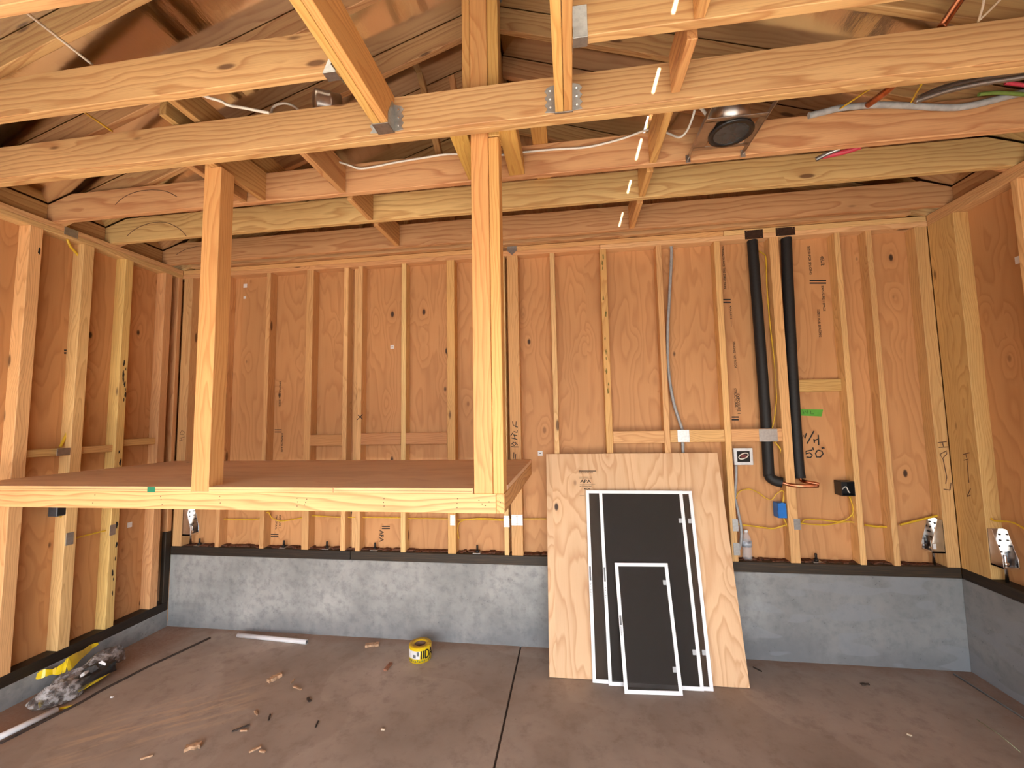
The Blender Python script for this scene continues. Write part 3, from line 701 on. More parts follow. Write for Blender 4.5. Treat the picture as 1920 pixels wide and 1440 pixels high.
def screen(x, y, yaw, lean, w, h, lab, fw_=.022, rollz=0.0):
    M4 = tilted(x, y, yaw, lean, .002)
    e = empty('window_screen', M4.translation, lab, 'window screen')
    e.matrix_basis = M4
    def part(name, m, mat, bev=.001, par=e):
        o = m.done(name, mat, None, bev, (0, 0, 0)); o.parent = par; return o
    fr = MB()
    fr.prism([(0, -.009, 0), (w, -.009, 0), (w-fw_, -.009, fw_), (fw_, -.009, fw_)], (0, .009, 0))
    fr.prism([(0, -.009, h), (w, -.009, h), (w-fw_, -.009, h-fw_), (fw_, -.009, h-fw_)], (0, .009, 0))
    fr.prism([(0, -.009, 0), (0, -.009, h), (fw_, -.009, h-fw_), (fw_, -.009, fw_)], (0, .009, 0))
    fr.prism([(w, -.009, 0), (w, -.009, h), (w-fw_, -.009, h-fw_), (w-fw_, -.009, fw_)], (0, .009, 0))
    part('frame', fr, M_WFRAME)
    part('mesh', MB().box((fw_-.002, -.0045, fw_-.002), (w-fw_+.002, -.004, h-fw_+.002)), M_SCREEN, 0)
    for zz in (.16, .82): part('pull_tab', MB().box((w-fw_-.022, -.0075, h*zz), (w-fw_+.001, -.0055, h*zz+.03)), M_TAB)
    lb = part('label_strip', MB().box((.004, -.0096, h*.50), (.016, -.0089, h*.575)), M_BARC, 0)
    l2 = MB()
    for k in range(9): l2.box((.006, -.0095, h*.42+k*h*.008), (.006+random.uniform(.004, .009), -.0089, h*.42+k*h*.008+.0035))
    part('label_print', l2, M_BARC, 0)
    return e, M4
screen(3.528, -.3805, -.008, math.radians(13.2), .734, 1.2, 'widest white framed window screen, rear one leaning on the plywood sheet')
screen(3.627, -.3985, .012, math.radians(13.6), .577, 1.203, 'tall narrower window screen leaning in front of the widest screen')
screen(3.716, -.470, .06, math.radians(16.6), .350, .742, 'smallest white framed window screen at the front of the stack')

# ================================================================== PIPES, BOXES, PLATES, CABLES ON THE BACK WALL
yp = .045
ip = empty('insulated_pipe', wy(1430, 700, yp), 'left black insulated pipe, turning sideways at its foot', 'pipe')
ptsA = smooth_path([wy(1410, 446, yp), wy(1414, 500, yp), wy(1425, 640, yp), wy(1436, 790, yp), wy(1441, 880, yp)]+[wy(1443, 893, yp-.005), wy(1450, 900, yp-.012), wy(1458, 903, yp-.02), wy(1467, 905, yp-.03)])
MB().tube(ptsA, [.036]*(len(ptsA)), 16).done('foam_sleeve', M_FOAM, ip)
MB().tube(smooth_path([wy(1464, 904, yp-.028), wy(1480, 909, yp-.05), wy(1500, 911, -.03), wy(1534, 911, -.045)]), .0125, 12).done('copper_stub', M_COPPER, ip)
ip = empty('insulated_pipe', wy(1480, 700, yp), 'right black insulated pipe ending in a bent copper stub', 'pipe')
ptsB = smooth_path([wy(1474, 442, yp), wy(1477, 520, yp), wy(1486, 700, yp), wy(1496, 860, yp), wy(1500, 896, yp)])
MB().tube(ptsB, .036, 16).done('foam_sleeve', M_FOAM, ip)
MB().tube(smooth_path([wy(1499, 893, yp), wy(1504, 901, yp-.01), wy(1515, 904, .0), wy(1536, 908, -.03)]), .0125, 12).done('copper_stub', M_COPPER, ip)
def plate(name, px0, py0, px1, py1, mat, lb, y=0.0, holes=True, th=.002, group=None):
    a, b = wy(px0, py1, y), wy(px1, py0, y)
    o = MB().box((a.x, y-th, a.z), (b.x, y-.0001, b.z)).done(name, mat, None, .0004)
    tag(o, lb, 'plate', group)
    if holes:
        dots('nail_head', [(a.x+(b.x-a.x)*fx, y-th, a.z+(b.z-a.z)*fz) for fx in (.12, .88) for fz in (.15, .85)], (0, -1, 0), .004, .001, M_SHINY if mat is M_BROWNST else M_STEEL, o)
    return o
plate('nail_plate', 1397, 430, 1430, 449, M_BROWNST, 'brown steel plate over the left black pipe')
plate('nail_plate', 1455, 425, 1490, 443, M_BROWNST, 'brown steel plate over the right black pipe')
plate('nail_plate', 1424, 804, 1457, 828, M_STEEL, 'square galvanised plate where the left black pipe crosses the block')
plate('nail_plate', 1271, 806, 1292, 829, M_STEEL, 'galvanised plate on the block above the plywood sheet')
plate('nail_plate', 1374, 973, 1383.5, 996, M_STEEL, 'upper small plate on the stud beside the bottle')
plate('nail_plate', 1376, 1018, 1386.5, 1041, M_STEEL, 'lower small plate on the stud beside the bottle')
plate('nail_plate', 1489, 973, 1500, 993, M_STEEL, 'small plate on the stud below the copper stubs')
plate('nail_plate', 844, 966, 853.5, 985, M_WPLATE, 'white plate on the yellow stud under the shelf')
plate('nail_plate', 944.5, 967, 955, 988, M_WPLATE, 'white plate on the narrow stud under the shelf corner')
plate('nail_plate', 959, 965, 969, 985, M_WPLATE, 'left of two white plates on the thick stud under the shelf corner')
plate('nail_plate', 970, 965, 980, 985, M_WPLATE, 'right of two white plates on the thick stud under the shelf corner')
a_ = wy(951, 463); b_ = wy(969, 478)
o = MB().prism([(a_.x, -.001, a_.z), (b_.x, -.001, a_.z), (b_.x, -.001, (a_.z+b_.z)/2), ((a_.x+b_.x)/2, -.001, b_.z), (a_.x, -.001, (a_.z+b_.z)/2)], (0, -.003, 0)).done('framing_clip', M_STEEL)
tag(o, 'small pointed steel clip on the plate above the thick stud', 'clip')
def xplate(px0, py0, px1, py1, x, lb, mat=M_STEEL):
    a, b = wx(px0, py0, x), wx(px1, py1, x)
    o = MB().box((x, min(a.y, b.y), min(a.z, b.z)), (x+.002, max(a.y, b.y), max(a.z, b.z))).done('nail_plate', mat, None, .0004); return tag(o, lb, 'plate')
xplate(121, 424, 146, 448, .0, 'galvanised plate on the left wall top plates')
xplate(124, 1000, 137, 1020, .0, 'galvanised plate on the bark edged left wall stud below the shelf')
xplate(206, 985, 216, 1002, .0, 'galvanised plate on the mouldy left wall stud below the shelf')
xplate(107, 841, 131, 853, .0, 'galvanised plate on the bark edged left wall stud above the shelf')

# steel box with ring
bx = empty('junction_box', wy(1394, 855, .05), 'square steel electrical box with a white ring left of the black pipe', 'electrical box')
a, b = wy(1377, 872, .03), wy(1411, 840, .03)
MB().box((a.x, .03, a.z), (b.x, .034, b.z)).box((a.x+.006, .034, a.z+.006), (b.x-.006, D-.001, b.z-.006)).done('cover_plate', M_WPLATE, bx, .002)
MB().box((a.x+.022, .0285, a.z+.022), (b.x-.022, .0305, b.z-.022)).done('opening', M_HOLE, bx)
c = (a+b)/2+Vector((-.002, 0, .004)); m = MB()
m.tube([c+Vector((.033*math.cos(t), -.008, .019*math.sin(t)+.010*math.cos(t))) for t in [k*2*math.pi/20 for k in range(21)]], .0038, 8, False)
m.done('cable_loop', M_WHT, bx)
m = MB().lathe([(.001, 0), (.022, .003), (.024, .008)], (c.x, .0285, c.z), 16, Matrix.Rotation(math.pi/2, 3, 'X') @ Matrix.Scale(.55, 3, (0, 1, 0)))
m.done('wire_bundle', plain('brick_red_wire', (.14, .018, .014, 1), .4), bx)
# blue box
be = empty('outlet_box', wy(1462, 957, .03), 'blue plastic outlet box nailed to the stud below the copper stubs', 'electrical box')
a, b = wy(1450, 972, .0), wy(1475, 944, .0)
m = MB(); bx0, bx1 = 4.876, 4.934
za, zb = a.z, b.z
m.box((bx0, .01, za), (bx0+.003, .082, zb)).box((bx1-.003, .01, za), (bx1, .082, zb)).box((bx0, .01, za), (bx1, .082, za+.003)).box((bx0, .01, zb-.003), (bx1, .082, zb)).box((bx0, .01, za), (bx1, .014, zb))
m.done('box_body', M_BLUE, be, .001)
MB().box((bx0-.004, .006, za+.03), (bx0+.006, .03, za+.05)).box((bx0+.02, .006, zb-.004), (bx0+.04, .02, zb+.004)).done('lug', M_BLUE, be, .001)
# black box
be = empty('switch_box', wy(1590, 917, .0), 'black plastic switch box nailed to the stud at right', 'electrical box')
x0, x1 = 5.292, 5.377; z0, z1 = wy(1590, 930, 0).z, wy(1590, 903, 0).z
m = MB().box((x0, -.004, z0), (x0+.004, .078, z1)).box((x1-.004, -.004, z0), (x1, .078, z1)).box((x0, -.004, z0), (x1, .078, z0+.004)).box((x0, -.004, z1-.004), (x1, .078, z1)).box((x0, .074, z0), (x1, .078, z1))
m.done('box_body', M_BLK, be, .001)
MB().tube(smooth_path([(x0+.03, .07, z0+.02), (x0+.04, .02, z0+.06), (x0+.05, .01, z0+.03), (x0+.06, .015, z0+.02)]), .004).done('bare_wire', M_WHT, be)
# grey box on left wall under the shelf
be = empty('outlet_box', wx(108, 958, -.03), 'dark grey outlet box under the shelf on the left wall', 'electrical box')
c = wx(112, 957, -.03); MB().box((-.075, c.y-.035, c.z-.035), (-.005, c.y+.04, c.z+.045)).done('box_body', plain('grey_plastic', (.06, .07, .085, 1), .4), be, .003)
MB().box((-.006, c.y-.028, c.z-.028), (-.003, c.y+.033, c.z+.038)).done('opening', M_HOLE, be)

# yellow cables
yb = .072
cable('yellow_cable', [wy(1423, 471, yb), wy(1431, 476, .05), wy(1436, 485, .03), wy(1438, 540, .04), wy(1444, 610, .045), wy(1452, 680, .045), wy(1456, 740, .045), wy(1451, 790, .035), wy(1447, 803, .03)], .0042, M_YEL, 'yellow cable beside the left black pipe above the block')
cable('yellow_cable', [wy(1452, 828, .04), wy(1464, 845, .045), wy(1468, 880, .045), wy(1470, 920, .045), wy(1467, 948, .04)], .0055, M_YEL, 'yellow cable running down behind the copper stub into the blue box')
cable('yellow_cable', [wy(1380, 935, .05), wy(1386, 922, .06), wy(1404, 917, .06), wy(1422, 924, .06), wy(1436, 934, .06), wy(1447, 937, .055), wy(1456, 926, .05), wy(1466, 920, .04), wy(1470, 923, .03)], .0035, M_YEL, 'thin looping yellow cable above the blue box')
cable('yellow_cable', [wy(1384, 983, .04), wy(1400, 985, .05), wy(1430, 989, .05), wy(1450, 991, .05), wy(1474, 984, .04)], .0055, M_YEL, 'sagging yellow cable between the studs above the bottle')
cable('yellow_cable', [wy(1469, 971, .03), wy(1475, 985, .03), wy(1478, 1000, .04), wy(1476, 1012, .05), wy(1480, 1020, .06)], .004, M_YEL, 'loose yellow cable end hanging below the blue box')
cable('yellow_cable', [wy(1500, 981, .04), wy(1520, 983, .055), wy(1550, 984, .06), wy(1580, 979, .055), wy(1600, 979, .04), wy(1606, 983, .035)], .0048, M_YEL, 'lower yellow cable strand below the black switch box')
cable('yellow_cable', [wy(1503, 979, .04), wy(1512, 974, .05), wy(1540, 975, .06), wy(1575, 978, .06), wy(1592, 970, .045), wy(1600, 958, .035), wy(1596, 940, .03), wy(1592, 931, .03)], .0048, M_YEL, 'yellow cable bending up into the black switch box')
cable('yellow_cable', [wy(1606, 982, .035), wy(1599, 966, .04), wy(1598, 948, .045), wy(1596, 931, .05)], .0042, M_YEL, 'short second yellow cable rising into the black switch box')
cable('yellow_cable', [wy(1622, 984, .04), wy(1640, 987, .05), wy(1668, 988, .05)], .0075, M_YEL, 'short yellow cable between the two studs right of the switch box')
cable('yellow_cable', [wy(1688, 984, .05), wy(1720, 976, .055), wy(1765, 965, .045)], .0075, M_YEL, 'yellow cable rising to the right corner post above the hold down')
cable('yellow_cable', [(XR+.03, -.208, 1.03), (XR+.03, -.23, 1.02), (XR+.05, -.32, 1.03), (XR+.04, -.45, .99), (XR+.02, -.52, 1.02)], .005, M_YEL, 'yellow cable on the right wall at the picture edge')
# horizontal yellow cable under the shelf, bay by bay through the studs
run = [(415, 973, .045), (450, 974, .06), (486, 973, .045), (502, 960, .03), (510, 971, .05), (528, 977, .06), (565, 971, .05), (582, 967, .045), (638, 970, .05), (664, 970, .05), (680, 970, .05), (752, 971, .05), (764, 972, .05), (840, 973, .05), (858, 975, .05), (900, 972, .055), (946, 974, .05), (982, 973, .05), (1024, 973, .05)]
cable('yellow_cable', [wy(*q) for q in run], .0045, M_YEL, 'long yellow cable threaded through the studs under the shelf')
cable('yellow_cable', [wy(860, 1010, .05), wy(858, 990, .05), wy(864, 978, .05), wy(885, 974, .05), wy(946, 976, .05)], .0042, M_YEL, 'yellow cable curving down beside the yellow stud under the shelf')
# left wall yellow cable
cable('yellow_cable', [wx(126, 448, -.03), wx(132, 462, -.04), wx(146, 478, -.05), wx(155, 492, -.04), wx(156, 505, -.035), wx(153, 540, -.045), wx(151, 580, -.04), wx(147, 640, -.04), wx(140, 680, -.04), wx(134, 720, -.04), wx(131, 775, -.04), wx(130, 800, -.04), wx(122, 820, -.05), wx(113, 838, -.04)], .0085, M_YEL, 'thick yellow cable stapled down the bark edged left wall stud')
cable('yellow_cable', [wx(112, 966, -.03), wx(117, 975, -.05), wx(113, 1000, -.05), wx(115, 1010, -.05), wx(124, 1012, -.03)], .006, M_YEL, 'yellow cable hanging from the grey outlet box under the shelf')
cable('yellow_cable', [wx(138, 1010, -.04), wx(160, 1004, -.05), wx(198, 995, -.04)], .005, M_YEL, 'yellow cable between two left wall studs below the shelf')
# thick grey cable
cable('grey_cable', [wy(1258, 459, .05), wy(1259, 480, .05), wy(1255, 560, .045), wy(1252, 620, .04), wy(1253, 690, .04), wy(1262, 750, .05), wy(1274, 790, .05), wy(1279, 806, .045), wy(1280, 830, .045), wy(1281, 852, .05)], .0115, M_GRY, 'thick grey cable snaking down the back wall into a block', seg=10)
cable('grey_cable', [wy(1380, 872, .05), wy(1380, 900, .05), wy(1378, 930, .06), wy(1384, 960, .05), wy(1389, 985, .04), wy(1390, 1010, .03), wy(1386, 1030, .03)], .010, M_GRY, 'grey cable dropping from the steel box behind the bottle', seg=10)

# anchor bolts on the sill
bolt_lb = ['under the wide reddish stud', 'under the shelf left of the narrow stud pair', 'under the shelf beside the slanted stamp', 'under the shelf nearest the plywood sheet', 'right of the stud below the copper stubs', 'left of the left hold down']
for (px_, py_), lb in zip(((532, 1024), (613, 1024), (703, 1029), (895, 1034), (1530, 1046), (374, 1018)), ['beside the stamped letters under the shelf left part', *bolt_lb[:0], 'left of the stud pair under the shelf', 'beside the slanted APA stamp under the shelf', 'right of the yellow stud under the shelf', 'right of the stud below the copper stubs', 'right of the left hold down bracket']):
    p_ = wy(px_, py_, .045); p_.z = ZST; e = empty('anchor_bolt', p_, 'dark anchor bolt on the sill %s' % lb, 'bolt')
    MB().box((p_.x-.03, .015, ZST), (p_.x+.03, .075, ZST+.006)).done('square_washer', M_STEEL, e, .001)
    MB().lathe([(.008, .006), (.008, .055), (.006, .058)], p_, 10).lathe([(.016, .006), (.016, .02)], p_, 6).done('threaded_rod', M_DKBOLT, e)
# hold downs
def holdown(base, face, side, lb, hh=.22, w=.085, d=.08):
    """base: foot point on the post face; face: direction out of the post; side: horizontal along the post face"""
    n, s_ = Vector(face), Vector(side); b0 = Vector(base); e = empty('hold_down', b0, lb, 'bracket')
    P = lambda a, c, z: b0+s_*a+n*c+Vector((0, 0, z))
    m = MB(); t = .004
    m.prism([P(-w/2, .0005, .09), P(w/2, .0005, .09), P(w/2, .0005, .09+hh), P(-w/2, .0005, .09+hh)], n*t)
    for sg in (-1, 1):
        prof = [P(sg*w/2, 0, .09), P(sg*w/2, d, .09), P(sg*w/2, d, .15), P(sg*w/2, d*.75, .21), P(sg*w/2, d*.38, .09+hh), P(sg*w/2, 0, .09+hh)]
        m.prism(prof, s_*(-sg*t))
    m.prism([P(-w/2, 0, .09), P(w/2, 0, .09), P(w/2, d, .09), P(-w/2, d, .09)], Vector((0, 0, .012)))
    m.done('steel_channel', M_SHINY, e, .0008)
    MB().lathe([(.009, 0), (.009, .16), (.007, .163)], P(0, d*.55, 0), 10).lathe([(.02, .103), (.02, .122)], P(0, d*.55, 0), 6).done('threaded_rod', M_SHINY, e)
    dots('screw', [P(a*(1 if z != .205 else .5), .0045, z) for z in (.17, .205, .24, .275) for a in (-.018, .018)], n, .006, .005, M_DKBOLT, e, 6)
    return e, P
holdown((.101, .045, ZST), (1, 0, 0), (0, 1, 0), 'bright steel hold down bracket at the back left corner post under the shelf')
e, P = holdown((5.901, .045, ZST), (-1, 0, 0), (0, 1, 0), 'bright steel hold down bracket with a sticker beside the right corner post', .22)
MB().box((5.828, .0025-.0010, .775), (5.848, .0025-.0002, .81)).done('sticker', M_STICK, e)
holdown((XR+.045, -.206, ZST), (0, -1, 0), (-1, 0, 0), 'bright steel hold down bracket on the right wall post')

# water bottle on the sill
bp = wy(1402, 1053, .045); bp.z = ZST+.004
bt = empty('water_bottle', bp, 'clear plastic water bottle standing on the back sill plate', 'bottle')
MB().lathe([(.024, 0), (.031, .004), (.0325, .015), (.031, .03), (.0325, .045), (.031, .06), (.0325, .075), (.031, .09), (.0325, .11), (.0325, .135), (.029, .155), (.018, .178), (.0125, .188), (.0125, .2), (.0105, .2), (.0105, .188), (.016, .177), (.027, .154), (.0305, .135), (.0305, .012), (.02, .006), (.0005, .006)], bp, 24).done('bottle_body', M_PET, bt)
MB().lathe([(.0335, .092), (.0335, .132)], bp, 24).done('paper_label', plain('bottle_label', (.55, .60, .68, 1), .4, 0, .4, 60), bt)
MB().lathe([(.0145, .192), (.0145, .206), (.0135, .208), (.0005, .208)], bp, 20).done('cap', M_PVC, bt)

# tape, stickers
a = wy(1494, 779, D); b = wy(1543, 766, D)
o = MB().prism([(a.x, D-.0005, a.z), (wy(1540, 781, D).x, D-.0005, wy(1540, 781, D).z), (b.x, D-.0005, wy(1545, 768, D).z), (a.x, D-.0005, b.z)], (0, -.0012, 0)).done('green_tape', M_TAPEG); tag(o, 'strip of green tape on the sheathing right of the right black pipe', 'tape')
ink(o, [[wy(1505, 769, D-.0018), wy(1507, 776, D-.0018), wy(1510, 771, D-.0018), wy(1513, 776, D-.0018), wy(1515, 769, D-.0018)], [wy(1520, 770, D-.0018), wy(1520, 776, D-.0018), wy(1526, 776, D-.0018)]], (0, -1, 0), .003)
for px_, py_, s_, lb in ((735.5, 650.5, .016, 'small white sticker on the sheathing above the middle short block'), (1013, 850, .019, 'small white sticker beside the top left corner of the plywood sheet'), (460, 536, .018, 'white paint dab high on the sheathing behind the left shelf post'), (459, 558, .012, 'smaller white paint dab below another, behind the left shelf post')):
    c = wy(px_, py_, D); o = MB().box((c.x-s_, D-.0014, c.z-s_), (c.x+s_, D-.0003, c.z+s_)).done('sticker', M_STICK, None, 0); tag(o, lb, 'sticker')
    if s_ < .02 and py_ > 600: MB().box((c.x-s_*.4, D-.0019, c.z-s_*.2), (c.x+s_*.4, D-.0013, c.z+s_*.2)).done('print', M_BARC, o)
c = wx(243, 984, -D); o = MB().box((-D+.0003, c.y-.018, c.z-.02), (-D+.0014, c.y+.018, c.z+.02)).done('sticker', M_STICK); tag(o, 'white sticker on the left wall sheathing below the shelf', 'sticker')
c = wx(1910, 487, XR+D); o = MB().box((XR+D-.0014, c.y-.025, c.z-.022), (XR+D-.0003, c.y+.02, c.z+.022)).done('sticker', M_STICK); tag(o, 'white sticker on the right wall sheathing at the picture edge', 'sticker')

# ================================================================== WRITING
N_ = (0, -1, 0)
def W(pts, y): return [wy(px_, py_, y) for px_, py_ in pts]
yd = D
ink(wb, [W(s_, yd-.001) for s_ in (
    [(1502, 815), (1504, 822), (1507, 816), (1509, 822), (1512, 812)], [(1526, 808), (1513, 832)], [(1526, 823), (1527, 830)], [(1526, 826), (1535, 823)], [(1534, 815), (1535, 835)],
    [(1523, 844), (1511, 846), (1511, 851), (1518, 849), (1523, 853), (1520, 858), (1512, 857)],
    [(1533, 844), (1529, 850), (1531, 857), (1538, 857), (1543, 851), (1541, 846), (1534, 844)],
    [(1524, 839), (1525, 844)], [(1541, 838), (1542, 842)], [(1544, 838), (1545, 842)])], N_, .009)
ink(BS['S9'], [W(s_, -.0005) for s_ in (
    [(961, 790), (962, 797), (967, 799), (968, 790)], [(966, 800), (971, 801)],
    [(963, 809), (970, 811), (970, 807)], [(957, 818), (962, 811)],
    [(959, 821), (970, 824)], [(964, 815), (966, 823)], [(962, 815), (970, 817)],
    [(959, 833), (963, 829), (967, 833), (964, 836), (961, 832)], [(966, 829), (971, 835)], [(958, 837), (964, 838), (972, 838)],
    [(963.5, 848), (963, 860)], [(967, 851), (966, 861)])], N_, .006)
ink(BS['P17'], [W(s_, -.0005) for s_ in ([(1758, 830), (1775, 828)], [(1760, 839), (1778, 838)], [(1767, 829), (1769, 839)], [(1762, 852), (1775, 845), (1775, 851), (1767, 860), (1763, 853)], [(1768, 860), (1772, 880), (1775, 895), (1773, 907)], [(1769, 917), (1781, 919)], [(1781, 919), (1783, 905)])], N_, .006, M_PENCIL)
ink(BS['S5'], [W(s_, -.0005) for s_ in ([(671, 778), (680, 786)], [(680, 777), (670, 787)])], N_, .006)
ink(BS['S4b'], [W(s_, .0495) for s_ in ([(672.5, 562), (677, 564), (675, 570)],)], N_, .006)
ink(BS['P0'], [W(s_, -.0005) for s_ in ([(336, 827), (345, 824)], [(337, 822), (346, 819)], [(340, 826), (341, 820)], [(337, 814), (341, 807), (346, 810), (344, 815), (337, 814)])], N_, .004, M_PENCIL)
ink(RS['a'], [[wx(px_, py_, XR-.0005) for px_, py_ in s_] for s_ in ([(1806, 852), (1818, 849)], [(1811, 850), (1812, 858)], [(1807, 863), (1815, 861)], [(1813, 862), (1817, 905)], [(1814, 930), (1820, 916)], [(1814, 931), (1820, 928)])], (-1, 0, 0), .005, M_PENCIL)
for J_, y_, pts_ in ((J3, JY['3'], [(216, 384), (232, 370), (255, 360), (285, 356), (312, 359), (332, 369)]), (J2, JY['2'], [(238, 443), (255, 429), (280, 419), (310, 417), (335, 428), (350, 443)]), (J1, JY['1'], [(330, 478), (345, 469), (365, 463), (384, 460)])):
    ink(J_, [smooth_path(W(pts_, y_-.0004), 3)], N_, .005, M_PENCIL, 'pencil_arc')
# printed stamps on the sheathing, reading up or down the sheet
def wstamp(body, px_, py_, size, down=True, y=D, par=wb, sq=1.0, mat=None):
    p_ = wy(px_, py_, y)
    if down: text_mesh('printed_stamp', body, size, p_, (0, 0, -1), (1, 0, 0), mat or M_STAMP, par, squash=sq)
    else: text_mesh('printed_stamp', body, size, p_, (0, 0, 1), (-1, 0, 0), mat or M_STAMP, par, squash=sq)
def bars(px0, px1, py_, gap=5, n=2, w=.011):
    m = MB()
    for k in range(n): m.ribbon([wy(px0, py_+k*gap, D-.0004), wy(px1, py_+k*gap, D-.0004)], N_, w)
    m.done('printed_bars', M_INK, wb)
wstamp('STRENGTH AXIS THIS DIRECTION', 1353, 462, .022); bars(1356, 1370, 562); wstamp('APA 24/16  ------', 1368, 573, .024, sq=.7)
wstamp('SPACING  NO ROOF', 1374, 640, .022); wstamp('EXPOSURE 1', 1381, 738, .028); wstamp('STRUCTURAL I', 1376, 728, .024); bars(1372, 1385, 782, 5)
wstamp('SIZED FOR SPACING', 1514, 462, .024); wstamp('4EU2', 1538, 480, .034); bars(1518, 1549, 526, 5); wstamp('EXPOSURE 1 SPACE', 1540, 536, .022); wstamp('SIZED FOR SPACING', 1532, 580, .023)
wstamp('SIZED FOR SPACING', 526, 762, .024, False); bars(515, 528, 806, 4, 2, .007); wstamp('STRENGTH AXIS', 528, 812, .022)
wstamp('EXPOSURE 1', 524, 965, .02); wstamp('STRUCTURAL', 517, 965, .02); bars(508, 522, 1002, 4, 2, .008)
wstamp('APA', 712, 994, .05); bars(716, 731, 987, 4, 2, .008)
m = MB()
for k in range(2): m.ribbon([wx(120, 657+k*5, -D+.0006), wx(133, 657+k*5, -D+.0006)], (1, 0, 0), .012)
m.done('printed_bars', M_INK, wl)
text_mesh('printed_stamp', 'SIZED FOR SPACING', .035, wx(131, 580, -D+.0004), (0, 0, -1), (0, 1, 0), M_STAMP, wl)
text_mesh('printed_stamp', 'APA 32/16', .035, wx(139, 500, -D+.0004), (0, 0, -1), (0, 1, 0), M_STAMP, wl)
# mould stains on the sticks that carry them
def blot(parent, pts, n, rng, mat, name='stain'):
    m = MB()
    for c, r in pts:
        c = Vector(c); n_ = Vector(n); u = n_.orthogonal().normalized()
        if abs(u.z) > .7: u = n_.cross(u)
        v = Vector((0, 0, 1)); u = n_.cross(v)
        k = 10; poly = [c+n_*.0004+(u*math.cos(2*math.pi*i/k)*r*.45+v*math.sin(2*math.pi*i/k)*r*1.6)*random.uniform(.55, 1.15) for i in range(k)]
        m.prism(poly, n_*.0004)
    return m.done(name, mat, parent)
M_MOULD = plain('black_mould', (.02, .015, .011, 1), .9, 0, .3, 90)
M_OLIVE = plain('green_mould', (.26, .20, .055, 1), .9, 0, .3, 90)
blot(LS['c'], [((.0, -.455-random.uniform(-.012, .012), z), random.uniform(.008, .02)) for z in (1.98, 2.02, 2.06, 2.1, 2.14, 2.18, 1.94, 1.9, 1.3, 1.2, .95, .8, .7, .6, .55, .45, 1.5, 1.42)], (1, 0, 0), 0, M_MOULD)
blot(BS['S11'], [((3.722+random.uniform(-.01, .01), 0, z), random.uniform(.010, .018)) for z in (2.95, 2.9, 2.86, 2.5, 2.3, 2.2, 2.15, 2.05, 1.95, 1.9, 2.62)], N_, 0, M_OLIVE)
blot(LS['a'], [((.0, -1.035, 2.86), .02)], (1, 0, 0), 0, M_MOULD, 'knot_hole')

# ================================================================== HANGERS
def beam_hanger(x0, x1, y, lb, z0=JZ0, fl=.045, hgt=.14, sd=.075):
    e = empty('beam_hanger', ((x0+x1)/2, y, z0), lb, 'hanger')
    t = .0025
    m = MB().box((x0-t, y-sd, z0-t), (x1+t, y-.001, z0-.0002))
    for sx, xx in ((-1, x0), (1, x1)):
        a = xx-t if sx < 0 else xx
        m.prism([(a, y-sd, z0-t), (a, y-.001, z0-t), (a, y-.001, z0+hgt), (a, y-sd*.4, z0+hgt), (a, y-sd, z0+.05)], (t, 0, 0))
        xf = xx+sx*t; pts = [(xf, y-.003, z0+.005)]
        n = 7
        for k in range(n+1): pts.append((xf+sx*(fl*(.72 if k % 2 else 1.0)), y-.003, z0+.01+k*(hgt-.02)/n))
        pts.append((xf, y-.003, z0+hgt))
        m.prism(pts, (0, .0022, 0))
    m.done('steel_stirrup', M_STEEL, e, .0003)
    dots('nail_head', [(xx+sx*.022, y-.003, z0+z) for sx, xx in ((-1, x0), (1, x1)) for z in (.03, .07, .11)], (0, -1, 0), .005, .003, M_SHINY, e)
beam_hanger(BL0, BL1, JY['4'], 'steel hanger holding the left doubled beam on the header joist')
beam_hanger(BR0, BR1, JY['4'], 'steel hanger holding the right doubled beam on the header joist', sd=.012)
def joist_hanger(x, sgn, lb):
    y0, y1 = JY['5'], JY['5']+.038; t = .0025; e = empty('joist_hanger', (x, y0, JZ0), lb, 'hanger')
    m = MB(); xa, xb = (x-.055, x-.001) if sgn < 0 else (x+.001, x+.055)
    m.box((xa, y0-t, JZ0-t-.004), (xb, y1+t, JZ0-.001))
    for yy in (y0-t, y1):
        m.prism([(xa, yy, JZ0-t), (xb, yy, JZ0-t), (xb, yy, JZ0+.12), ((xa if sgn > 0 else xb), yy, JZ0+.12), ((xb if sgn > 0 else xa), yy, JZ0+.05)][:4], (0, t, 0))
    xf = x+sgn*.003
    for yy, s2 in ((y0, -1), (y1, 1)):
        pts = [(xf, yy, JZ0)]+[(xf, yy+s2*(.034 if k % 2 == 0 else .022), JZ0-.002+k*.02) for k in range(7)]+[(xf, yy, JZ0+.122)]
        m.prism(pts, (-sgn*.002, 0, 0))
    m.done('steel_stirrup', M_STEEL, e, .0003)
joist_hanger(BL0, -1, 'steel joist hanger at the end of the left front joist')
joist_hanger(BR1, 1, 'steel joist hanger at the end of the right front joist')
e = empty('rafter_hanger', (XM+.046, -.915, 4.05), 'dark steel rafter hanger on the ridge beam behind the tall post', 'hanger')
m = MB(); pts = [(XM+.047, -.937, 4.0)]+[(XM+.052+(.035 if k % 2 == 0 else .02), -.937, 4.01+k*.028) for k in range(7)]+[(XM+.047, -.937, 4.20)]
m.prism(pts, (0, .002, 0)); m.done('steel_flange', M_STEEL, e)

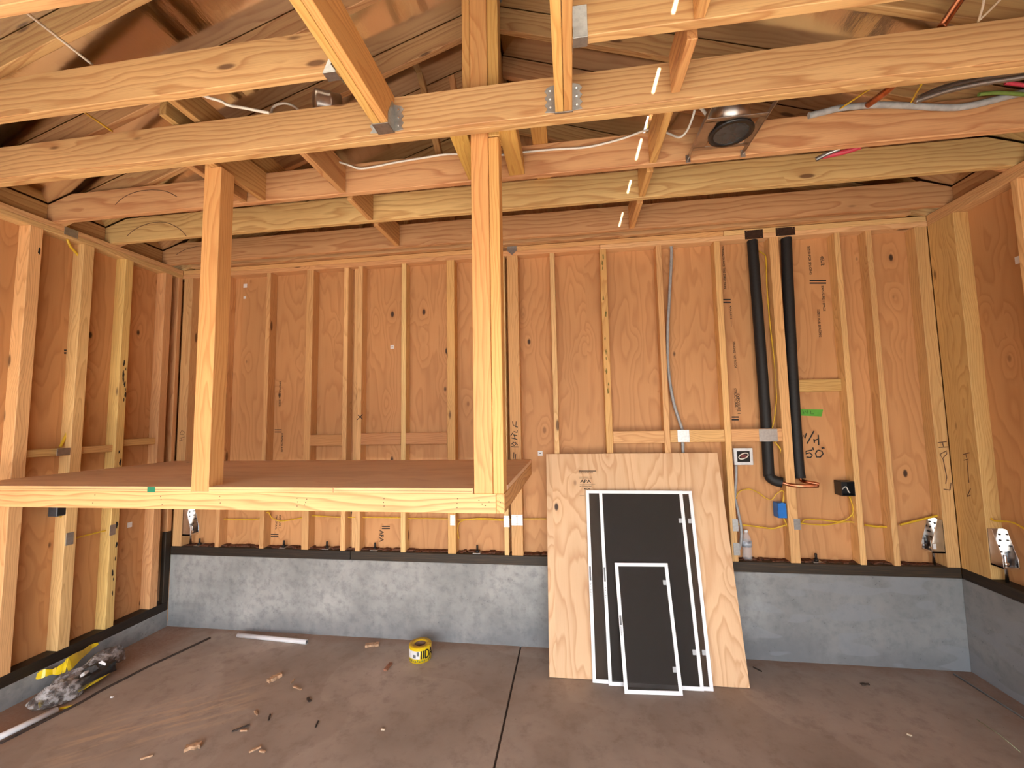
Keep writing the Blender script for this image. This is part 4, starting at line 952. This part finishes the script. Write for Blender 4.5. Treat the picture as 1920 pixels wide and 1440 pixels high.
# ================================================================== CEILING LIGHTS AND CABLES OVERHEAD
def can_light(c, lb, tilt=0.0):
    c = Vector(c); e = empty('recessed_light', c, lb, 'light fixture')
    MB().lathe([(.080, 0), (.103, 0), (.103, .006), (.092, .006), (.092, .03), (.080, .03)], c, 36, None, True).done('trim_ring', M_BLK, e)
    MB().lathe([(.09, .01), (.09, .20), (.078, .22), (.0005, .22)], c, 36).done('housing', M_BRUSH, e)
    MB().lathe([(.0795, .002), (.077, .10), (.0005, .10)], c, 30).done('reflector', plain('dark_reflector', (.10, .11, .12, 1), .22, .6), e)
    wv = MB(); wv.tube(smooth_path([c+Vector((-.02, -.02, .05)), c+Vector((-.01, -.01, .012)), c+Vector((.02, .0, .01)), c+Vector((.035, .02, .05))]), .0022, 6); wv.done('lamp_wire', M_WHT, e)
    fr = MB().box((c.x-.15, c.y-.10, c.z+.007), (c.x-.094, c.y+.10, c.z+.01)).box((c.x+.094, c.y-.10, c.z+.007), (c.x+.125, c.y+.10, c.z+.01)).box((c.x-.15, c.y+.094, c.z+.007), (c.x+.125, c.y+.12, c.z+.01)).box((c.x-.15, c.y-.12, c.z+.007), (c.x+.125, c.y-.094, c.z+.01))
    fr.done('mounting_frame', M_BRUSH, e, .0005)
    for sx in (-1, 1):
        xx = c.x+(-.152 if sx < 0 else .128)
        MB().box((xx-.002, JY['4']+.077, c.z+.004), (xx+.002, JY['3']-.001, c.z+.028)).box((xx-.012, JY['3']-.004, c.z-.012), (xx+.012, JY['3']-.001, c.z+.03)).done('hanger_bar', M_BRUSH, e, .0004)
    return e
can_light((4.262, -1.165, 3.085), 'recessed can light with a black ring between the right joists')
# second, sideways can with flexible duct tail seen over the header at the left
c = wy(592, 192, -1.20); e = empty('recessed_light', c, 'round metal can glimpsed over the header joist at the left', 'light fixture')
R3 = Vector((0, 0, 1)).rotation_difference(Vector((.72, .60, .12)).normalized()).to_matrix()
MB().lathe([(.0005, -.01), (.066, -.008), (.07, 0), (.07, .06), (.074, .065), (.074, .075), (.07, .08), (.07, .13), (.0005, .13)], c, 28, R3).done('housing', M_BRUSH, e)
yj = JY['3']-.010
cable('white_cable', [wy(636, 304, -1.05), wy(655, 310, yj-.02), wy(674, 316, yj), wy(700, 313, yj), wy(745, 304, yj), wy(800, 295, yj), wy(832, 290, yj), wy(862, 289, yj), wy(905, 292, yj), wy(960, 289, yj), wy(985, 285, yj), wy(1040, 280, yj), wy(1100, 276, yj), wy(1160, 262, yj), wy(1200, 248, yj), wy(1216, 243, yj)], .006, M_WHT, 'long white cable stapled along a ceiling joist')
cable('white_cable', [wy(1244, 246, yj), wy(1262, 254, yj-.02), wy(1275, 257, yj-.05), wy(1287, 247, yj-.08), wy(1297, 225, -1.12), wy(1303, 205, -1.15)], .006, M_WHT, 'white cable sagging up to the recessed light')
cable('white_cable', [wy(1312, 200, -1.2), wy(1322, 212, -1.15), wy(1331, 226, -1.12), wy(1334, 236, -1.1)], .008, M_WHT, 'thick white cable entering the recessed light')
cable('white_cable', [wy(1340, 200, -1.2), wy(1342, 212, -1.16), wy(1340, 232, -1.1)], .006, M_WHT, 'short white cable beside the recessed light')
cable('white_cable', [wy(366, 174, -1.6), wy(395, 184, -1.58), wy(415, 190, -1.56), wy(428, 197, -1.55), wy(460, 203, -1.5), wy(505, 212, -1.46)], .007, M_WHT, 'white cable crossing above the header joist at the left')
cable('white_cable', [wy(509, 214, -1.36), wy(511, 203, -1.35), wy(520, 196, -1.35), wy(535, 194, -1.34), wy(550, 199, -1.33), wy(562, 208, -1.33)], .006, M_WHT, 'white cable loop over the header joist near the metal can')
cable('white_cable', [wy(38, 14, -2.19), wy(100, 63, -2.0), wy(173, 121, -1.80)], .0055, M_WHT, 'straight white cable high in the top left corner')
cable('yellow_cable', [wy(150, 205, -1.78), wy(175, 222, -1.6), wy(210, 246, -1.45)], .005, M_YEL, 'short yellow cable above the header joist at the far left')
cable('yellow_cable', [wx(130, 405, -.05), wx(128, 418, -.05), wx(127, 430, -.05)], .008, M_YEL, 'short yellow cable rising through the left top plate')
yk = JY['3']-.014
cable('grey_conduit', [wy(1516, 217, -.985), wy(1545, 210, -.99), wy(1580, 202, -1.0), wy(1640, 197, -1.0), wy(1700, 198, -1.0), wy(1750, 201, -1.0), wy(1800, 201, -1.0), wy(1850, 191, -1.0), wy(1900, 178, -1.0), wy(1960, 165, -1.0)], .016, plain('pale_grey_sheath', (.42, .43, .43, 1), .6), 'thick pale grey sheathed line lying along a joist at the right', 'conduit', seg=10)
def armoured(pts, lb):
    e = smooth_path(pts, 40); r = []
    for i in range(len(e)): r.append(.0115+.0016*(1 if i % 2 else -1))
    return tag(MB().tube(e, r, 8).done('armoured_cable', M_STEEL), lb, 'cable')
armoured([wy(1716, 190, -1.16), wy(1770, 172, -1.18), wy(1830, 158, -1.2), wy(1900, 147, -1.22), wy(1960, 138, -1.24)], 'lower spiral armoured cable at the right edge')
armoured([wy(1722, 184, -1.13), wy(1770, 164, -1.15), wy(1830, 150, -1.17), wy(1900, 137, -1.19), wy(1960, 128, -1.21)], 'upper spiral armoured cable at the right edge')
armoured([wy(1530, 299, -.8), wy(1552, 288, -.82), wy(1575, 279, -.85)], 'spiral armoured cable piece seen between two joists at the right')
cable('red_cable', [wy(1540, 294, -.80), wy(1565, 289, -.82), wy(1590, 283, -.84), wy(1614, 275, -.86)], .014, M_RED, 'pink red cable lying between two joists at the right')
cable('red_cable', [wy(1735, 180, -1.10), wy(1748, 172, -1.12), wy(1758, 166, -1.13)], .009, M_RED, 'short red cable end beside the armoured cables')
cable('red_cable', [wy(1885, 155, -1.05), wy(1910, 158, -1.05), wy(1960, 165, -1.05)], .009, M_RED, 'red cable at the right picture edge above the grey sheathed line')
cable('green_cable', [wy(1835, 177, -1.03), wy(1870, 174, -1.03), wy(1905, 176, -1.03), wy(1960, 180, -1.03)], .009, M_GRN, 'green cable at the right picture edge')
cable('copper_pipe', [wy(1628, 196, -1.06), wy(1668, 166, -1.2), wy(1692, 138, -1.26)], .016, M_COPPER, 'copper pipe piece seen under the header joist at the right', 'pipe', seg=12)
cable('copper_pipe', [wy(1764, 53, -1.43), wy(1786, 20, -1.43), wy(1812, -18, -1.43)], .016, M_COPPER, 'copper pipe rising over the header joist in the top right corner', 'pipe', seg=12)
cable('yellow_cable', [wy(1575, 204, -1.02), wy(1605, 184, -1.1), wy(1632, 166, -1.2)], .004, M_YEL, 'thin yellow cable left of the copper pipe')
cable('yellow_cable', [wy(1708, 192, -1.05), wy(1717, 176, -1.1), wy(1728, 158, -1.2)], .004, M_YEL, 'thin yellow cable right of the copper pipe')
cable('white_cable', [wy(1835, 38, -1.5), wy(1842, 15, -1.6), wy(1846, -8, -1.7)], .004, M_WHT, 'thin white cable hanging in the top right corner, left one')
cable('white_cable', [wy(1834, 40, -1.48), wy(1855, 20, -1.58), wy(1880, -6, -1.7)], .004, M_WHT, 'thin white cable hanging in the top right corner, right one')

# ================================================================== ON THE FLOOR
def pipe_on_floor(name, a, b, r, lb, mat=M_PVC, hollow=True):
    a, b = Vector(a), Vector(b); a.z = b.z = r+.0005
    m = MB().tube([a, b], r, 16)
    o = m.done(name, mat); tag(o, lb, 'pipe')
    if hollow:
        d = (b-a).normalized(); h = MB()
        h.tube([b, b+d*.0008], r*.78, 14); h.done('bore', M_BARC, o)
    return o
pipe_on_floor('plastic_pipe', wz(446, 1191, .016), wz(575, 1204, .016), .0165, 'white plastic pipe length lying on the floor along the back wall')
pipe_on_floor('plastic_pipe', wz(-60, 1411, .016), wz(107, 1331, .016), .017, 'white plastic pipe on the floor at the left picture edge')
o = MB().tube([wz(1789, 1264, .004), wz(1920, 1347, .004), wz(2010, 1402, .004)], .005, 8).done('metal_rod', M_STEEL); tag(o, 'thin grey metal rod on the floor along the right wall', 'rod')
o = MB().tube([wz(1832, 1349, .0015), wz(1875, 1378, .0015), wz(1913, 1410, .0015)], .0022, 6).done('chalk_string', plain('pale_string', (.42, .45, .30, 1), .8)); tag(o, 'thin pale string on the floor near the right wall', 'string')
o = MB().tube(smooth_path([wz(394, 1196, .004), wz(330, 1226, .004), wz(280, 1249, .004), wz(235, 1272, .004), wz(190, 1295, .004), wz(150, 1318, .004), wz(95, 1346, .004), wz(0, 1394, .004)]), .0085, 8).done('rubber_strip', M_MUD); tag(o, 'dark joint strip along the floor beside the left wall', 'strip')
# roll of caution tape
c = wz(788, 1233, .0); c.z = .0005; R_T, H_T = .079, .100
rt = empty('caution_tape', c, 'roll of yellow caution tape standing on the floor', 'tape')
MB().lathe([(.040, 0), (R_T, 0), (R_T, H_T), (.040, H_T)], c, 48, None, True).done('tape_roll', M_CAUT, rt)
MB().lathe([(.041, .0), (R_T-.002, .0), (R_T-.002, H_T+.0006), (.041, H_T+.0006)], c, 48, None, True).done('tape_layers', M_CAUTSIDE, rt)
MB().lathe([(.0365, .001), (.040, .001), (.040, H_T-.002), (.0365, H_T-.002)], c, 36, None, True).done('core', M_CARD, rt)
vd = math.atan2(CAM.y-c.y, CAM.x-c.x)
def wrap(a0, a1, z0, z1, rad, n=10):
    m = MB(); pr = []
    for k in range(n+1):
        a = vd+a0+(a1-a0)*k/n; pr.append((math.cos(a), math.sin(a)))
    for (x0, y0), (x1, y1) in zip(pr, pr[1:]):
        p = lambda x, y, z, r: (c.x+x*r, c.y+y*r, c.z+z)
        m.prism([p(x0, y0, z0, R_T-.001), p(x1, y1, z0, R_T-.001), p(x1, y1, z1, R_T-.001), p(x0, y0, z1, R_T-.001)], Vector(((x0+x1)/2, (y0+y1)/2, 0))*(rad+.001))
    return m
wrap(-1.35, -.04, .030, .082, .0010).done('paper_label', M_STICK, rt)
wrap(-.30, -.12, .050, .078, .0016, 3).done('barcode', M_BARC, rt); wrap(-.66, -.40, .036, .058, .0016, 4).done('label_print', M_BARC, rt)
def glyph(strokes, a0, w, z0, h, sw=.010):
    m = MB()
    for s_ in strokes:
        pts = [Vector((c.x+math.cos(vd+a0+u*w/R_T)*(R_T+.0006), c.y+math.sin(vd+a0+u*w/R_T)*(R_T+.0006), c.z+z0+v*h)) for u, v in s_]
        for p0, p1 in zip(pts, pts[1:]):
            mid = (p0+p1)/2; n = Vector((mid.x-c.x, mid.y-c.y, 0)).normalized(); m.ribbon([p0, p1], n, sw, .0008)
    return m
Dg = [[(0, 0), (0, 1), (.45, 1), (.85, .75), (.85, .25), (.45, 0), (0, 0)]]
Ag = [[(0, 0), (.45, 1), (.9, 0)], [(.15, .32), (.75, .32)]]
wrap(.03, .145, .030, .082, .0012, 3).done('lettering', M_INK, rt); wrap(.22, .335, .030, .082, .0012, 3).done('lettering', M_INK, rt)
for g_, a0_, w_ in ((Dg, .45, .034), (Ag, .92, .036)):
    glyph(g_, a0_, w_, .030, .052, .009).done('lettering', M_INK, rt)
for k in range(12): wrap(-1.3+k*.2, -1.18+k*.2, .008+.004*(k % 2), .017+.003*(k % 3), .0012, 2).done('lettering', M_GRN if k % 2 else M_OLIVE, rt)
# scraps
def chip(px_, py_, L, w, ang, lb, mat=M_SCRAP, h=.008, name='wood_scrap', jag=.25):
    c = wz(px_, py_, h/2); c.z = .0008
    n = 7; top = []
    for k in range(n):
        u = -L/2+L*k/(n-1); top.append((u, w/2*(1-random.uniform(0, jag))))
    pts = top+[(u, -v*random.uniform(.8, 1.1)) for u, v in top[::-1]]
    ca, sa = math.cos(ang), math.sin(ang)
    o = MB().prism([(c.x+u*ca-v*sa, c.y+u*sa+v*ca, c.z) for u, v in pts], (0, 0, h)).done(name, mat, None, .001); return tag(o, lb, 'wood scrap')
chip(698, 1209, .10, .04, .35, 'largest wood scrap near the back wall between pipe and tape roll', jag=.08, h=.016)
chip(728, 1250, .085, .028, 1.5, 'reddish wood scrap left of the caution tape roll', plain('red_scrap', (.36, .16, .09, 1), .7, 0, .3, 60), jag=.08, h=.012)
chip(515, 1271, .085, .05, 1.1, 'crumpled wood scrap left of the thin sliver', jag=.6, h=.02)
chip(557, 1290, .075, .014, -.35, 'thin wood sliver below the white pipe', jag=.3); chip(549, 1277, .05, .006, 1.7, 'tiny upright sliver above another sliver', jag=.3)
chip(362, 1400, .07, .055, .5, 'orange leaf like wood scrap at the bottom left', jag=.7, h=.018)
chip(478, 1405, .055, .022, .9, 'split orange chip at the bottom, left part', jag=.6, h=.008); chip(492, 1409, .035, .013, -.1, 'split pale chip at the bottom, right part', jag=.6, h=.008)
chip(275, 1420, .05, .008, .6, 'pale splinter at the bottom left edge', jag=.4); chip(718, 1368, .022, .008, .0, 'small pale chip in the middle of the floor', plain('pale_chip', (.62, .5, .36, 1), .7), jag=.3)
chip(505, 1345, .05, .010, -1.1, 'short dark stick on the swept sawdust', M_BARK, jag=.3); chip(452, 1365, .085, .007, .8, 'long dark splinter on the swept sawdust', M_BARK, jag=.3)
chip(579, 1312, .045, .02, -.6, 'dark bark flake right of the slivers', M_BARK, jag=.5); chip(594, 1358, .05, .007, -1.3, 'curved brown splinter in the middle of the floor', M_BARK, jag=.4)
chip(457, 1370, .04, .012, .2, 'pale chip beside the long dark splinter', jag=.5); chip(480, 1337, .05, .016, -.6, 'pale reddish shaving at the top of the swept sawdust', jag=.6)
chip(1420, 1255, .06, .006, -.9, 'dark twig on the floor right of the plywood sheet', M_BARK, jag=.3); chip(1622, 1283, .05, .02, .1, 'dark clump on the floor in front of the right foundation', M_BARK, jag=.6)
chip(1705, 1378, .022, .010, -.5, 'tiny pale chip on the right part of the floor', plain('pale_chip2', (.6, .48, .34, 1), .7), jag=.4); chip(210, 1307, .018, .012, 0, 'white crumb near the plastic bag', M_STICK, jag=.4)
# crumpled plastic bag with yellow print, leaning on the left curb
bgc = wz(140, 1295, .0)
bag = empty('plastic_bag', (bgc.x, bgc.y, 0), 'crumpled yellow and clear plastic wrapper against the left curb', 'bag')
def crumple(name, mat, c, sx, sy, sz, seed, par, rough=.35, sub=3, yaw=0.0):
    rd = random.Random(seed); m = MB(); bmesh.ops.create_icosphere(m.b, subdivisions=sub, radius=1.0)
    fr = [(rd.uniform(2, 6), rd.uniform(2, 6), rd.uniform(2, 6), rd.uniform(0, 6)) for _ in range(6)]
    ca, sa = math.cos(yaw), math.sin(yaw)
    for v in m.b.verts:
        p = v.co.copy(); k = 1+rough*sum(abs(math.sin(a*p.x+b*p.y+d*p.z+e))-.5 for a, b, d, e in fr)/2.2
        q = Vector((p.x*sx*k, p.y*sy*k, max(p.z, -.55)*sz*k)); v.co = Vector((c[0]+q.x*ca-q.y*sa, c[1]+q.x*sa+q.y*ca, c[2]+q.z))
    zm = min(v.co.z for v in m.b.verts)
    if zm < .003:
        for v in m.b.verts: v.co.z = max(v.co.z, .003)
    for f in m.b.faces: f.smooth = rd.random() < .3
    return m.done(name, mat, par)
A = lambda px_, py_, z: wz(px_, py_, z)
p_ = A(150, 1275, .05); crumple('clear_film', M_FILM, p_, .07, .17, .055, 3, bag, .8, 2)
p_ = A(195, 1240, .08); crumple('clear_film', M_FILM, p_, .045, .10, .06, 5, bag, .9, 2)
p_ = A(110, 1300, .05); crumple('clear_film', M_FILM, p_, .07, .09, .055, 8, bag, .9, 2)
def strip(name, mat, pts, w, par):
    m = MB(); P0 = [Vector(p) for p in pts]
    for i in range(len(P0)-1):
        a, b = P0[i], P0[i+1]; t = (b-a).normalized(); s0 = Vector((0, 0, 1)).cross(t).normalized()*.3+Vector((0, 0, .9)); s0.normalize()
        wa, wb_ = w[i], w[i+1]
        m.prism([a-s0*wa/2, b-s0*wb_/2, b+s0*wb_/2, a+s0*wa/2], Vector((.003, -.001, .001)))
    return m.done(name, mat, par)
strip('yellow_print', M_CAUT, smooth_path([A(68, 1268, .12), A(85, 1262, .13), A(105, 1258, .12), A(125, 1248, .15), A(145, 1232, .16), A(160, 1222, .15), A(172, 1212, .15), A(184, 1207, .15)], 3), [.03, .045, .05, .045, .035, .03, .045, .06, .075, .08, .08, .07, .06, .05, .045, .04, .04, .035, .03, .025, .02, .015], bag)
strip('yellow_print', M_CAUT, smooth_path([A(146, 1296, .03), A(165, 1285, .04), A(185, 1274, .04), A(208, 1259, .04)], 3), [.012, .015, .02, .02, .018, .016, .016, .014, .012, .01], bag)
strip('yellow_print', M_CAUT, smooth_path([A(72, 1324, .02), A(78, 1315, .035), A(84, 1305, .035)], 3), [.02, .035, .04, .04, .035, .03, .02], bag)
strip('white_print', M_STICK, [A(134, 1290, .05), A(142, 1287, .055), A(150, 1283, .05)], [.02, .03, .015], bag)
p_ = A(178, 1262, .085); crumple('black_print', M_BLK, p_, .05, .10, .035, 12, bag, .7, 2)
strip('white_print', M_STICK, [A(150, 1268, .12), A(158, 1263, .125), A(166, 1258, .12)], [.015, .022, .012], bag); strip('white_print', M_STICK, [A(184, 1244, .13), A(190, 1242, .135), A(198, 1246, .12)], [.01, .02, .012], bag)
o = MB().prism([A(111, 1331, .001), A(143, 1324, .001), A(144, 1322, .001), A(112, 1328, .001)], (0, 0, .006)).done('yellow_strip', M_CAUT); tag(o, 'thin yellow plastic strip beside the pipe at the left edge', 'strip')

# ================================================================== LIGHT
w = bpy.data.worlds.new('sky'); SC.world = w; w.use_nodes = True
nt = w.node_tree; bg = nt.nodes['Background']; sky = nt.nodes.new('ShaderNodeTexSky'); sky.sky_type = 'NISHITA'
sky.sun_disc = False; sky.sun_elevation = math.radians(45); sky.sun_rotation = math.radians(163); sky.air_density = 1.0; sky.dust_density = 1.2
hs = nt.nodes.new('ShaderNodeHueSaturation'); hs.inputs['Saturation'].default_value = .34; nt.links.new(sky.outputs[0], hs.inputs['Color']); nt.links.new(hs.outputs[0], bg.inputs[0]); bg.inputs[1].default_value = .16
sl = bpy.data.lights.new('sun', 'SUN'); sl.energy = 6.0; sl.angle = math.radians(.53); sl.color = (1, .95, .88)
so = bpy.data.objects.new('sun', sl); COL.objects.link(so)
so.rotation_euler = SUN.to_track_quat('-Z', 'Y').to_euler(); so.location = (8, -14, 14)

vs = SC.view_settings; vs.view_transform = 'Standard'; vs.look = 'None'; vs.gamma = 1; vs.use_curve_mapping = False
vs.exposure = 2.68
SC.cycles.max_bounces = 8; SC.cycles.diffuse_bounces = 5; SC.cycles.adaptive_threshold = .02; SC.cycles.caustics_reflective = False; SC.cycles.caustics_refractive = False; SC.cycles.transparent_max_bounces = 12
SC.cycles.use_denoising = True
